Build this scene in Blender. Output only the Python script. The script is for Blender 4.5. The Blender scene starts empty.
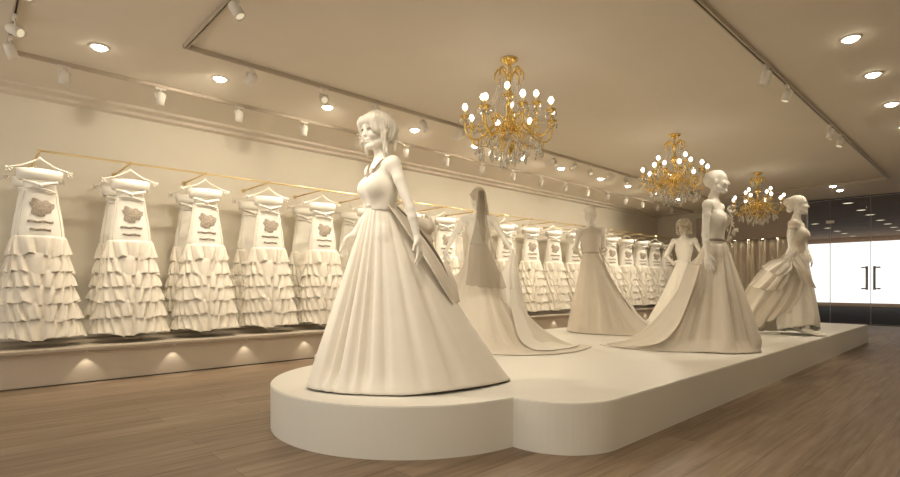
import bpy, bmesh, math, random
import numpy as np
from mathutils import Vector, Matrix

random.seed(4)
SC = bpy.context.scene
COL = SC.collection
PI = math.pi

# ------------------------------------------------------------------ camera, world, exposure
YAW = math.radians(46.82)                      # heading of the camera, measured from the long wall
FX, FY = math.cos(YAW), math.sin(YAW)          # camera forward on the floor
RX, RY = math.sin(YAW), -math.cos(YAW)         # camera right on the floor
cam_d = bpy.data.cameras.new('camera')
cam_d.sensor_width = 36.0
cam_d.lens = 36.0 * 518.95 / 900.0
cam_d.shift_y = (284.5 - 238.5) / 900.0
cam_d.clip_end = 200
cam = bpy.data.objects.new('camera', cam_d)
cam.location = (0, 0, 1.0)
cam.rotation_euler = (PI / 2, 0, YAW - PI / 2)
COL.objects.link(cam)
SC.camera = cam

world = bpy.data.worlds.new('world')
SC.world = world
world.use_nodes = True
world.node_tree.nodes['Background'].inputs[0].default_value = (1.0, 0.93, 0.82, 1)
world.node_tree.nodes['Background'].inputs[1].default_value = 1.15

SC.view_settings.view_transform = 'Standard'
SC.view_settings.look = 'None'
SC.view_settings.gamma = 1.0
SC.view_settings.exposure = 0.10
SC.view_settings.use_curve_mapping = False

WARM = (1.0, 0.885, 0.695)
POW_DOWN = 42.0        # ceiling downlights
POW_TRACK = 66.0       # track spots on the gowns
POW_MANN = 74.0        # track spots on the mannequins
POW_CHAND = 36.0
POW_WASH = 66.0       # added track spots washing the gown wall


def spot(name, loc, target, power, size_deg, radius=0.06, blend=0.6, color=WARM, parent=None):
    d = bpy.data.lights.new(name, 'SPOT')
    d.energy = power
    d.color = color
    d.spot_size = math.radians(size_deg)
    d.spot_blend = blend
    d.shadow_soft_size = radius
    o = bpy.data.objects.new(name, d)
    COL.objects.link(o)
    o.location = loc
    v = Vector(target) - Vector(loc)
    o.rotation_euler = v.to_track_quat('-Z', 'Y').to_euler()
    if parent is not None:
        o.parent = parent
    return o


def point(name, loc, power, radius=0.15, color=WARM, parent=None):
    d = bpy.data.lights.new(name, 'POINT')
    d.energy = power
    d.color = color
    d.shadow_soft_size = radius
    o = bpy.data.objects.new(name, d)
    COL.objects.link(o)
    o.location = loc
    if parent is not None:
        o.parent = parent
    return o


# ------------------------------------------------------------------ materials
def mat(name, color, rough=0.6, metal=0.0, spec=0.4, noise=0.0, nscale=8.0, bump=0.0, bscale=60.0, sheen=0.0):
    m = bpy.data.materials.new(name)
    m.use_nodes = True
    nt = m.node_tree
    b = nt.nodes['Principled BSDF']
    b.inputs['Base Color'].default_value = (*color, 1)
    b.inputs['Roughness'].default_value = rough
    b.inputs['Metallic'].default_value = metal
    b.inputs['Specular IOR Level'].default_value = spec
    if sheen:
        b.inputs['Sheen Weight'].default_value = sheen
    tc = nt.nodes.new('ShaderNodeTexCoord')
    if noise:
        n = nt.nodes.new('ShaderNodeTexNoise')
        n.inputs['Scale'].default_value = nscale
        n.inputs['Detail'].default_value = 5
        nt.links.new(tc.outputs['Object'], n.inputs['Vector'])
        r = nt.nodes.new('ShaderNodeValToRGB')
        r.color_ramp.elements[0].position = 0.3
        r.color_ramp.elements[1].position = 0.7
        r.color_ramp.elements[0].color = (*[c * (1 - noise) for c in color], 1)
        r.color_ramp.elements[1].color = (*[min(1, c * (1 + noise)) for c in color], 1)
        nt.links.new(n.outputs['Fac'], r.inputs['Fac'])
        nt.links.new(r.outputs['Color'], b.inputs['Base Color'])
    if bump:
        n2 = nt.nodes.new('ShaderNodeTexNoise')
        n2.inputs['Scale'].default_value = bscale
        n2.inputs['Detail'].default_value = 4
        nt.links.new(tc.outputs['Object'], n2.inputs['Vector'])
        bp = nt.nodes.new('ShaderNodeBump')
        bp.inputs['Strength'].default_value = bump
        bp.inputs['Distance'].default_value = 0.01
        nt.links.new(n2.outputs['Fac'], bp.inputs['Height'])
        nt.links.new(bp.outputs['Normal'], b.inputs['Normal'])
    return m


def emis(name, color, strength):
    m = bpy.data.materials.new(name)
    m.use_nodes = True
    nt = m.node_tree
    nt.nodes.remove(nt.nodes['Principled BSDF'])
    e = nt.nodes.new('ShaderNodeEmission')
    e.inputs[0].default_value = (*color, 1)
    e.inputs[1].default_value = strength
    nt.links.new(e.outputs[0], nt.nodes['Material Output'].inputs[0])
    return m


def clear(name, tint, refl=0.08, rough=0.02):
    m = bpy.data.materials.new(name)
    m.use_nodes = True
    nt = m.node_tree
    nt.nodes.remove(nt.nodes['Principled BSDF'])
    t = nt.nodes.new('ShaderNodeBsdfTransparent')
    t.inputs[0].default_value = (*tint, 1)
    g = nt.nodes.new('ShaderNodeBsdfGlossy')
    g.inputs['Roughness'].default_value = rough
    mx = nt.nodes.new('ShaderNodeMixShader')
    lw = nt.nodes.new('ShaderNodeLayerWeight')
    lw.inputs[0].default_value = refl
    nt.links.new(lw.outputs['Fresnel'], mx.inputs[0])
    nt.links.new(t.outputs[0], mx.inputs[1])
    nt.links.new(g.outputs[0], mx.inputs[2])
    nt.links.new(mx.outputs[0], nt.nodes['Material Output'].inputs[0])
    return m


def floor_mat():
    m = bpy.data.materials.new('oak_planks')
    m.use_nodes = True
    nt = m.node_tree
    L = nt.links
    b = nt.nodes['Principled BSDF']
    tc = nt.nodes.new('ShaderNodeTexCoord')
    br = nt.nodes.new('ShaderNodeTexBrick')
    br.offset = 0.37
    br.inputs['Scale'].default_value = 1.0
    br.inputs['Brick Width'].default_value = 1.7
    br.inputs['Row Height'].default_value = 0.19
    br.inputs['Mortar Size'].default_value = 0.0022
    br.inputs['Mortar Smooth'].default_value = 0.3
    br.inputs['Bias'].default_value = 0.0
    br.inputs['Color1'].default_value = (0.245, 0.178, 0.120, 1)
    br.inputs['Color2'].default_value = (0.335, 0.250, 0.175, 1)
    br.inputs['Mortar'].default_value = (0.15, 0.10, 0.065, 1)
    L.new(tc.outputs['Object'], br.inputs['Vector'])
    mp = nt.nodes.new('ShaderNodeMapping')
    mp.inputs['Scale'].default_value = (0.9, 14.0, 1.0)
    L.new(tc.outputs['Object'], mp.inputs['Vector'])
    n = nt.nodes.new('ShaderNodeTexNoise')
    n.inputs['Scale'].default_value = 1.6
    n.inputs['Detail'].default_value = 8
    n.inputs['Roughness'].default_value = 0.65
    L.new(mp.outputs[0], n.inputs['Vector'])
    r = nt.nodes.new('ShaderNodeValToRGB')
    r.color_ramp.elements[0].position = 0.33
    r.color_ramp.elements[0].color = (0.62, 0.58, 0.53, 1)
    r.color_ramp.elements[1].position = 0.68
    r.color_ramp.elements[1].color = (1.12, 1.12, 1.12, 1)
    L.new(n.outputs['Fac'], r.inputs[0])
    mx = nt.nodes.new('ShaderNodeMix')
    mx.data_type = 'RGBA'
    mx.blend_type = 'MULTIPLY'
    mx.inputs[0].default_value = 1.0
    L.new(br.outputs['Color'], mx.inputs[6])
    L.new(r.outputs[0], mx.inputs[7])
    L.new(mx.outputs[2], b.inputs['Base Color'])
    b.inputs['Roughness'].default_value = 0.46
    b.inputs['Specular IOR Level'].default_value = 0.35
    bp = nt.nodes.new('ShaderNodeBump')
    bp.inputs['Strength'].default_value = 0.12
    bp.inputs['Distance'].default_value = 0.004
    L.new(n.outputs['Fac'], bp.inputs['Height'])
    L.new(bp.outputs[0], b.inputs['Normal'])
    return m


M = {
    'wall': mat('wall_paint', (0.80, 0.74, 0.63), 0.8, noise=0.015, nscale=3),
    'ceiling': mat('ceiling_paint', (0.74, 0.67, 0.57), 0.85, noise=0.015, nscale=2),
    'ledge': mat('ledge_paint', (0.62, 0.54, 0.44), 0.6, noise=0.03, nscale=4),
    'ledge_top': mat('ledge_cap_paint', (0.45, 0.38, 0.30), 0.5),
    'podium': mat('podium_lacquer', (0.80, 0.77, 0.70), 0.45, noise=0.01, nscale=3),
    'floor': floor_mat(),
    'plaster': mat('mannequin_plaster', (0.84, 0.80, 0.72), 0.48, noise=0.012, nscale=14),
    'hair_shaded': mat('mannequin_shaded_hair', (0.58, 0.50, 0.39), 0.55, bump=0.25, bscale=40),  # hair colour darkened to carry the shade on backlit figures
    'hair': mat('mannequin_hair', (0.82, 0.77, 0.68), 0.55, bump=0.25, bscale=40),
    'satin': mat('ivory_satin', (0.82, 0.77, 0.68), 0.50, noise=0.015, nscale=9, bump=0.05, bscale=14, sheen=0.15),
    'satin2': mat('beige_satin', (0.70, 0.63, 0.53), 0.52, noise=0.02, nscale=9, bump=0.05, bscale=14, sheen=0.15),
    'shade_satin': mat('painted_shade_satin', (0.30, 0.25, 0.20), 0.55, noise=0.05),  # dark tone standing for the shade under the overskirt edge
    'ribbon': mat('ribbon_satin', (0.52, 0.45, 0.36), 0.5),
    'gown': mat('gown_cotton', (0.86, 0.82, 0.74), 0.65, noise=0.02, nscale=20, bump=0.12, bscale=50),
    'ruffle': mat('shaded_ruffle_cotton', (0.77, 0.71, 0.61), 0.7, noise=0.03, nscale=20, bump=0.15, bscale=45),  # gown cotton toned down; the shade on the tiers is in the colour
    'lace': mat('taupe_lace', (0.36, 0.30, 0.24), 0.7, noise=0.35, nscale=70, bump=0.4, bscale=90),
    'gold': mat('brass', (0.85, 0.62, 0.22), 0.24, metal=1.0),
    'gold_soft': mat('brushed_gold', (0.80, 0.63, 0.33), 0.35, metal=1.0),
    'white_metal': mat('white_enamel', (0.78, 0.73, 0.65), 0.4),
    'track': mat('track_aluminium', (0.52, 0.45, 0.36), 0.45, metal=0.3),
    'track_dark': mat('track_slot', (0.10, 0.08, 0.06), 0.6),
    'steel': mat('dark_steel', (0.20, 0.18, 0.16), 0.3, metal=0.9),
    'frame': mat('bronze_frame', (0.10, 0.08, 0.06), 0.4, metal=0.4),
    'curtain': mat('curtain_linen', (0.62, 0.54, 0.42), 0.8, noise=0.03, nscale=12),
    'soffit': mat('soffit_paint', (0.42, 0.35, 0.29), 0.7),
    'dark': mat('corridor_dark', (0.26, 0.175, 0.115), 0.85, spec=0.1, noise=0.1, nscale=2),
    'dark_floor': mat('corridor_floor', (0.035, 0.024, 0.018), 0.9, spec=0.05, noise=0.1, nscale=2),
    'bulb': emis('bulb_glow', (1.0, 0.93, 0.80), 9.0),
    'lens': emis('downlight_glow', (1.0, 0.90, 0.70), 30.0),
    'lens_small': emis('corridor_light_glow', (1.0, 0.86, 0.62), 1.2),
    'yellow_lens': emis('spot_glow', (1.0, 0.82, 0.52), 0.75),
    'panel': emis('lit_panel_white', (1.0, 1.0, 0.99), 1.25),
    'glass': clear('clear_glass', (0.97, 0.97, 0.96), 0.10),
    'crystal': mat('cut_crystal', (0.95, 0.93, 0.88), 0.05, spec=0.9),
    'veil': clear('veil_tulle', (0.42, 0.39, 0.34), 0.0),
}
cb = M['crystal'].node_tree.nodes['Principled BSDF']
cb.inputs['Transmission Weight'].default_value = 0.75
cb.inputs['IOR'].default_value = 1.5


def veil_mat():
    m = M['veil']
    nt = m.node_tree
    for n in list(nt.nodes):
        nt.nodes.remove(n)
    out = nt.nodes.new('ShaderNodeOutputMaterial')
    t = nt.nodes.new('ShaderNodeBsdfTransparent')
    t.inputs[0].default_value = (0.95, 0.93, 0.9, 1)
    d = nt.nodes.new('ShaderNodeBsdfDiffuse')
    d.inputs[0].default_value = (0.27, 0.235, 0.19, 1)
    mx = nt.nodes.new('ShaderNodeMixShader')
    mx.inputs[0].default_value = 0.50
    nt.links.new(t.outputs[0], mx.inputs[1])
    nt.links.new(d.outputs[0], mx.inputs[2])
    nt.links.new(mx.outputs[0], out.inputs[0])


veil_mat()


# ------------------------------------------------------------------ object helpers
def mesh_obj(name, verts, faces, m, parent=None, smooth=True, loc=None):
    me = bpy.data.meshes.new(name)
    if isinstance(verts, np.ndarray):
        verts = verts.tolist()
    if isinstance(faces, np.ndarray):
        faces = faces.tolist()
    me.from_pydata(verts, [], faces)
    me.update()
    if smooth:
        me.polygons.foreach_set('use_smooth', [True] * len(me.polygons))
    me.materials.append(m)
    o = bpy.data.objects.new(name, me)
    COL.objects.link(o)
    if parent is not None:
        o.parent = parent
    if loc is not None:
        o.location = loc
    return o


def bm_obj(name, bm, m, parent=None, smooth=False, loc=None, kind=None):
    me = bpy.data.meshes.new(name)
    bmesh.ops.recalc_face_normals(bm, faces=bm.faces[:])
    bm.to_mesh(me)
    bm.free()
    if smooth:
        me.polygons.foreach_set('use_smooth', [True] * len(me.polygons))
    me.materials.append(m)
    o = bpy.data.objects.new(name, me)
    COL.objects.link(o)
    if parent is not None:
        o.parent = parent
    if loc is not None:
        o.location = loc
    if kind:
        o['kind'] = kind
    return o


def tag(o, label, cat, group=None):
    o['label'] = label
    o['category'] = cat
    if group:
        o['group'] = group
    return o


def thing(name, label, cat, loc=(0, 0, 0), rz=0.0, group=None):
    o = bpy.data.objects.new(name, None)
    o.empty_display_size = 0.1
    COL.objects.link(o)
    o.location = loc
    o.rotation_euler = (0, 0, rz)
    return tag(o, label, cat, group)


def copy_thing(src, loc, label, rz=None):
    c = src.copy()
    COL.objects.link(c)
    c.location = loc
    if rz is not None:
        c.rotation_euler = (0, 0, rz)
    c['label'] = label
    for ch in list(src.children):
        d = ch.copy()
        COL.objects.link(d)
        d.parent = c
        for g in list(ch.children):
            e = g.copy()
            COL.objects.link(e)
            e.parent = d
    return c


def box(bm, x0, x1, y0, y1, z0, z1, bev=0.0):
    r = bmesh.ops.create_cube(bm, size=1.0)
    vs = r['verts']
    for v in vs:
        v.co = Vector(((x0 + x1) / 2 + v.co.x * (x1 - x0), (y0 + y1) / 2 + v.co.y * (y1 - y0),
                       (z0 + z1) / 2 + v.co.z * (z1 - z0)))
    if bev:
        es = set()
        for v in vs:
            es.update(v.link_edges)
        bmesh.ops.bevel(bm, geom=list(es), offset=bev, segments=2, affect='EDGES')


def tube(bm, pts, rad, seg=8, cap=True):
    pts = [Vector(p) for p in pts]
    n = len(pts)
    rads = rad if isinstance(rad, (list, tuple)) else [rad] * n
    rings = []
    prev = None
    for i, p in enumerate(pts):
        t = (pts[min(i + 1, n - 1)] - pts[max(i - 1, 0)])
        if t.length < 1e-9:
            t = Vector((0, 0, 1))
        t.normalize()
        if prev is None:
            a = Vector((0, 0, 1)) if abs(t.z) < 0.9 else Vector((1, 0, 0))
            u = t.cross(a).normalized()
        else:
            u = (prev - t * prev.dot(t)).normalized()
        prev = u
        w = t.cross(u)
        rings.append([bm.verts.new(p + (u * math.cos(2 * PI * k / seg) + w * math.sin(2 * PI * k / seg)) * rads[i])
                      for k in range(seg)])
    for i in range(n - 1):
        for k in range(seg):
            bm.faces.new((rings[i][k], rings[i][(k + 1) % seg], rings[i + 1][(k + 1) % seg], rings[i + 1][k]))
    if cap:
        bm.faces.new(rings[0][::-1])
        bm.faces.new(rings[-1])


def lathe(bm, prof, seg=20, c=(0, 0, 0)):
    rings = []
    for r, z in prof:
        if r < 1e-6:
            rings.append([bm.verts.new((c[0], c[1], c[2] + z))])
        else:
            rings.append([bm.verts.new((c[0] + r * math.cos(2 * PI * k / seg), c[1] + r * math.sin(2 * PI * k / seg),
                                        c[2] + z)) for k in range(seg)])
    for a, b in zip(rings[:-1], rings[1:]):
        if len(a) == 1 and len(b) == 1:
            continue
        for k in range(seg):
            k2 = (k + 1) % seg
            if len(a) == 1:
                bm.faces.new((a[0], b[k2], b[k]))
            elif len(b) == 1:
                bm.faces.new((a[k], a[k2], b[0]))
            else:
                bm.faces.new((a[k], a[k2], b[k2], b[k]))


def smooth_path(pts, n=8):
    P = [np.array(p, float) for p in pts]
    P = [2 * P[0] - P[1]] + P + [2 * P[-1] - P[-2]]
    out = []
    for i in range(1, len(P) - 2):
        for k in range(n):
            t = k / n
            a, b, c, d = P[i - 1], P[i], P[i + 1], P[i + 2]
            out.append(0.5 * (2 * b + (c - a) * t + (2 * a - 5 * b + 4 * c - d) * t * t + (3 * b - a - 3 * c + d) * t ** 3))
    out.append(P[-2])
    return out


# ------------------------------------------------------------------ room
CEIL = 3.2
XE = 16.25      # end wall / glass front
YW = 7.6        # long wall


def struct_box(name, x0, x1, y0, y1, z0, z1, m, bev=0.0):
    bm = bmesh.new()
    box(bm, x0, x1, y0, y1, z0, z1, bev)
    return bm_obj(name, bm, m, kind='structure')


struct_box('floor', -2.5, XE, -1.6, YW, -0.1, 0.0, M['floor'])
struct_box('ceiling', -2.5, XE, -1.6, YW, CEIL, CEIL + 0.1, M['ceiling'])
struct_box('wall_left', -2.5, XE + 0.15, YW, YW + 0.15, -0.1, CEIL + 0.1, M['wall'])
struct_box('wall_right', -2.5, XE + 0.15, -1.75, -1.6, -0.1, CEIL + 0.1, M['wall'])
struct_box('wall_back', XE, XE + 0.15, 3.55, YW, -0.1, CEIL + 0.1, M['wall'])
# stepped cornice along the long wall and the end wall
bm = bmesh.new()
box(bm, -2.5, XE, 7.30, YW, CEIL - 0.035, CEIL)
box(bm, -2.5, XE, 7.46, YW, CEIL - 0.075, CEIL - 0.035)
bm_obj('trim_1', bm, M['ceiling'], kind='structure')
bm = bmesh.new()
box(bm, XE - 0.30, XE, 3.55, 7.30, CEIL - 0.035, CEIL)
bm_obj('trim_2', bm, M['ceiling'], kind='structure')
# raised display ledge under the gowns: body and cap
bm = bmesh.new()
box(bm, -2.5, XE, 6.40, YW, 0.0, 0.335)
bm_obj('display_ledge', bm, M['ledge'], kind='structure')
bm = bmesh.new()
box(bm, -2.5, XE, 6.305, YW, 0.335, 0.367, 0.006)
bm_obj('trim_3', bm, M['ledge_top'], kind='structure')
bm = bmesh.new()
box(bm, -2.5, XE, 6.392, 6.40, 0.0, 0.012)
bm_obj('baseboard_left', bm, M['track_dark'], kind='structure')

# dropped soffit with a curtain below it on the end wall
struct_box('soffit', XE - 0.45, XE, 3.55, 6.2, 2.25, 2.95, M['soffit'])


def curtain():
    y0, y1, z0, z1 = 3.62, 6.1, 0.02, 2.25
    N, R = 360, 14
    V, F = [], []
    for j in range(R + 1):
        v = j / R
        for i in range(N + 1):
            u = i / N
            ph = 2 * PI * u * 17
            x = XE - 0.16 + 0.055 * math.sin(ph + 0.3 * math.sin(3 * v + u * 9)) + 0.01 * math.sin(2 * ph + 1)
            V.append((x, y0 + (y1 - y0) * u, z1 + (z0 - z1) * v))
    for j in range(R):
        for i in range(N):
            a = j * (N + 1) + i
            F.append((a, a + 1, a + N + 2, a + N + 1))
    o = mesh_obj('curtain', V, F, M['curtain'])
    s = o.modifiers.new('thickness', 'SOLIDIFY')
    s.thickness = 0.006
    tag(o, 'beige pleated floor-length curtain on the far end wall', 'curtain')


curtain()

# small lamps under the lip of the ledge cap, one in each gap between gowns
def ledge_lamps():
    src = None
    for k in range(17):
        x = 0.575 + 0.806 * (k + 0.42)
        lab = 'tiny lamp under the ledge cap, number %d from the left' % (k + 1)
        if src is None:
            bm = bmesh.new()
            lathe(bm, [(0.0, 0.0), (0.014, 0.0), (0.014, -0.012), (0.009, -0.014), (0.0, -0.014)], 12)
            src = bm_obj('ledge_lamp', bm, M['white_metal'], None, True)
            o = src
        else:
            o = src.copy()
            COL.objects.link(o)
        o.location = (x, 6.335, 0.3349)
        tag(o, lab, 'lamp', 'small lamps under the ledge cap')
        spot('ledge_light', (x, 6.335, 0.315), (x, 6.345, 0.0), 1.5, 84, 0.004, 0.55)


ledge_lamps()

# ------------------------------------------------------------------ glass front and the corridor behind it
def glass_pane(name, y0, y1, label=None, kind=None):
    bm = bmesh.new()
    box(bm, XE + 0.02, XE + 0.032, y0, y1, 0.02, CEIL - 0.02)
    o = bm_obj(name, bm, M['glass'])
    return o


def edge_strip(y, parent, w=0.012):
    bm = bmesh.new()
    box(bm, XE + 0.012, XE + 0.04, y - w / 2, y + w / 2, 0.02, CEIL - 0.02)
    return bm_obj('pane_edge', bm, M['steel'], parent)


w1 = glass_pane('window_1', 3.05, 3.54)
w1['kind'] = 'structure'
edge_strip(3.045, w1)
bm = bmesh.new()
box(bm, XE - 0.005, XE + 0.02, 2.95, 3.13, 2.57, 2.65, 0.004)
o = bm_obj('door_sensor', bm, M['white_metal'], w1)


def handle(parent, y, s):
    bm = bmesh.new()
    for zz in (0.90, 1.42):
        tube(bm, [(XE + 0.02, y + s * 0.10, zz), (XE - 0.055, y + s * 0.10, zz)], 0.016, 8)
        tube(bm, [(XE - 0.055, y + s * 0.11, zz), (XE - 0.055, y, zz)], 0.018, 8)
    tube(bm, [(XE - 0.055, y, 0.87), (XE - 0.055, y, 1.45)], 0.026, 10)
    return bm_obj('door_handle', bm, M['steel'], parent)


d1 = glass_pane('door_1', 2.222, 3.04)
d1['kind'] = 'structure'
edge_strip(2.224, d1, 0.010)
handle(d1, 2.290, 1)
d2 = glass_pane('door_2', 1.40, 2.212)
d2['kind'] = 'structure'
edge_strip(1.402, d2, 0.010)
handle(d2, 2.145, -1)
w2 = glass_pane('window_2', -1.6, 1.39)
w2['kind'] = 'structure'
# top and bottom rails of the glass front
bm = bmesh.new()
box(bm, XE, XE + 0.06, -1.6, 3.55, CEIL - 0.03, CEIL)
bm_obj('trim_4', bm, M['frame'], kind='structure')
bm = bmesh.new()
box(bm, XE, XE + 0.06, -1.6, 3.55, -0.02, 0.02)
bm_obj('trim_5', bm, M['frame'], kind='structure')
# corridor
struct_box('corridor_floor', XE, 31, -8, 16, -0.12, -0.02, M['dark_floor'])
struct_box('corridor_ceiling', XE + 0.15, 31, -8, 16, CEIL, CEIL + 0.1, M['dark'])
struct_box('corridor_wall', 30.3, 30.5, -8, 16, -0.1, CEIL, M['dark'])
bm = bmesh.new()
box(bm, 30.05, 30.28, -6, 15, 0.15, 2.955)
tag(bm_obj('light_panel', bm, M['panel']), 'large bright white lit panel beyond the glass doors', 'light panel')


# ------------------------------------------------------------------ podium
def podium():
    pts = []
    cx, cy, r = 2.52, 3.10, 1.035
    x0, x1, y0, y1, rc = 2.47, 11.40, 1.60, 4.86, 0.42
    a0 = math.acos((x0 - cx) / r)
    # clockwise pieces assembled counter-clockwise from the notch
    def arc(ax, ay, rr, t0, t1, n):
        for i in range(n + 1):
            t = t0 + (t1 - t0) * i / n
            pts.append((ax + rr * math.cos(t), ay + rr * math.sin(t)))
    arc(x0 + rc, y0 + rc, rc, PI, 1.5 * PI, 14)
    arc(x1 - 0.03, y0 + 0.03, 0.03, 1.5 * PI, 2 * PI, 4)
    arc(x1 - 0.03, y1 - 0.03, 0.03, 0, 0.5 * PI, 4)
    arc(x0 + rc, y1 - rc, rc, 0.5 * PI, PI, 14)
    arc(cx, cy, r, a0, 2 * PI - a0, 72)
    bm = bmesh.new()
    f = bm.faces.new([bm.verts.new((x, y, 0.0)) for x, y in pts])
    ext = bmesh.ops.extrude_face_region(bm, geom=[f])
    vs = [g for g in ext['geom'] if isinstance(g, bmesh.types.BMVert)]
    for v in vs:
        v.co.z = 0.305
    es = [e for e in bm.edges if all(abs(v.co.z - 0.305) < 1e-5 for v in e.verts)]
    bmesh.ops.bevel(bm, geom=es, offset=0.006, segments=2, affect='EDGES')
    o = bm_obj('display_podium', bm, M['podium'])
    tag(o, 'low cream display podium with a round front end standing on the wood floor', 'podium')


podium()
PZ = 0.305


# ------------------------------------------------------------------ SDF modelling of the mannequins
class SDF:
    def __init__(self, res=0.0065):
        self.res = res
        self.pr = []

    def cone(self, a, b, ra, rb, k=0.02, op='u'):
        self.pr.append(('c', np.array(a, float), np.array(b, float), ra, rb, k, op))

    def ell(self, c, r, k=0.02, op='u', rot=None):
        self.pr.append(('e', np.array(c, float), np.array(r, float), rot, None, k, op))

    def bounds(self, p):
        if p[0] == 'c':
            lo = np.minimum(p[1] - p[3], p[2] - p[4])
            hi = np.maximum(p[1] + p[3], p[2] + p[4])
        else:
            R = max(p[2]) if p[3] is not None else p[2]
            lo, hi = p[1] - R, p[1] + R
        return lo, hi

    def field(self):
        h = self.res
        B = [self.bounds(p) for p in self.pr if p[6] == 'u']
        lo = np.min([b[0] for b in B], 0) - 4 * h
        hi = np.max([b[1] for b in B], 0) + 4 * h
        n = np.ceil((hi - lo) / h).astype(int) + 1
        D = np.full(n, 0.15, np.float32)
        ax = [lo[i] + h * np.arange(n[i]) for i in range(3)]
        for p in self.pr:
            l, u = self.bounds(p)
            m = p[5] * 1.2 + 0.03
            s = [slice(max(0, int((l[i] - m - lo[i]) / h)), min(n[i], int((u[i] + m - lo[i]) / h) + 2)) for i in range(3)]
            X = ax[0][s[0]][:, None, None]
            Y = ax[1][s[1]][None, :, None]
            Z = ax[2][s[2]][None, None, :]
            if p[0] == 'c':
                a, b = p[1], p[2]
                ba = b - a
                L2 = max(1e-9, ba.dot(ba))
                t = np.clip(((X - a[0]) * ba[0] + (Y - a[1]) * ba[1] + (Z - a[2]) * ba[2]) / L2, 0, 1)
                d = np.sqrt((X - a[0] - t * ba[0]) ** 2 + (Y - a[1] - t * ba[1]) ** 2 + (Z - a[2] - t * ba[2]) ** 2) \
                    - (p[3] + (p[4] - p[3]) * t)
            else:
                c, r, rot = p[1], p[2], p[3]
                x, y, z = X - c[0], Y - c[1], Z - c[2]
                if rot is not None:
                    x, y, z = (rot[0, 0] * x + rot[1, 0] * y + rot[2, 0] * z, rot[0, 1] * x + rot[1, 1] * y + rot[2, 1] * z,
                               rot[0, 2] * x + rot[1, 2] * y + rot[2, 2] * z)
                k0 = np.sqrt((x / r[0]) ** 2 + (y / r[1]) ** 2 + (z / r[2]) ** 2)
                k1 = np.sqrt((x / r[0] ** 2) ** 2 + (y / r[1] ** 2) ** 2 + (z / r[2] ** 2) ** 2)
                d = k0 * (k0 - 1) / np.maximum(k1, 1e-6)
            k = max(p[5], 1e-4)
            A = D[s[0], s[1], s[2]]
            if p[6] == 'u':
                hh = np.maximum(k - np.abs(A - d), 0) / k
                D[s[0], s[1], s[2]] = np.minimum(A, d) - hh * hh * k * 0.25
            else:
                hh = np.maximum(k - np.abs(A + d), 0) / k
                D[s[0], s[1], s[2]] = np.maximum(A, -d) + hh * hh * k * 0.25
        return D, lo, ax


def surface_nets(D, lo, h):
    S = D < 0
    nx, ny, nz = D.shape
    cell = np.zeros((nx - 1, ny - 1, nz - 1), np.int8)
    for i in (0, 1):
        for j in (0, 1):
            for k in (0, 1):
                cell += S[i:nx - 1 + i, j:ny - 1 + j, k:nz - 1 + k]
    act = (cell > 0) & (cell < 8)
    idx = np.full(act.shape, -1, np.int64)
    I = np.argwhere(act)
    idx[act] = np.arange(len(I))
    acc = np.zeros((len(I), 3))
    cnt = np.zeros(len(I))
    cs = [(i, j, k) for i in (0, 1) for j in (0, 1) for k in (0, 1)]
    val = {c: D[I[:, 0] + c[0], I[:, 1] + c[1], I[:, 2] + c[2]].astype(float) for c in cs}
    for a in cs:
        for b in cs:
            if sum(b) - sum(a) == 1 and sum(abs(a[i] - b[i]) for i in range(3)) == 1:
                va, vb = val[a], val[b]
                m = (va < 0) != (vb < 0)
                t = va[m] / (va[m] - vb[m])
                acc[m] += np.array(a) + t[:, None] * (np.array(b) - np.array(a))
                cnt[m] += 1
    V = lo + h * (I + acc / cnt[:, None])
    F = []
    for ax in range(3):
        o1, o2 = (ax + 1) % 3, (ax + 2) % 3
        s0 = [slice(None)] * 3
        s1 = [slice(None)] * 3
        s0[ax] = slice(0, -1)
        s1[ax] = slice(1, None)
        E = S[tuple(s0)] != S[tuple(s1)]
        fl = S[tuple(s0)]
        P = np.argwhere(E)
        ok = (P[:, o1] > 0) & (P[:, o2] > 0) & (P[:, o1] < D.shape[o1] - 1) & (P[:, o2] < D.shape[o2] - 1)
        P = P[ok]
        q = []
        for d1, d2 in ((0, 0), (-1, 0), (-1, -1), (0, -1)):
            Q = P.copy()
            Q[:, o1] += d1
            Q[:, o2] += d2
            q.append(idx[Q[:, 0], Q[:, 1], Q[:, 2]])
        Q = np.stack(q, 1)
        f = fl[P[:, 0], P[:, 1], P[:, 2]]
        Q[~f] = Q[~f][:, ::-1]
        F.append(Q)
    F = np.concatenate(F)
    F = F[:, ::-1]
    # flip so that normals face outwards
    a, b, c = V[F[:400, 0]], V[F[:400, 1]], V[F[:400, 2]]
    return V, F


def fix_normals(o):
    bm = bmesh.new()
    bm.from_mesh(o.data)
    bmesh.ops.recalc_face_normals(bm, faces=bm.faces[:])
    bm.to_mesh(o.data)
    bm.free()
    o.data.polygons.foreach_set('use_smooth', [True] * len(o.data.polygons))


def rotz(a):
    c, s = math.cos(a), math.sin(a)
    return np.array([[c, -s, 0], [s, c, 0], [0, 0, 1.0]])


def rotx(a):
    c, s = math.cos(a), math.sin(a)
    return np.array([[1, 0, 0], [0, c, -s], [0, s, c]])


def roty(a):
    c, s = math.cos(a), math.sin(a)
    return np.array([[c, 0, s], [0, 1, 0], [-s, 0, c]])


def unit(v):
    v = np.array(v, float)
    return v / np.linalg.norm(v)


NECK = np.array([0, 0.01, 1.53])


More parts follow.
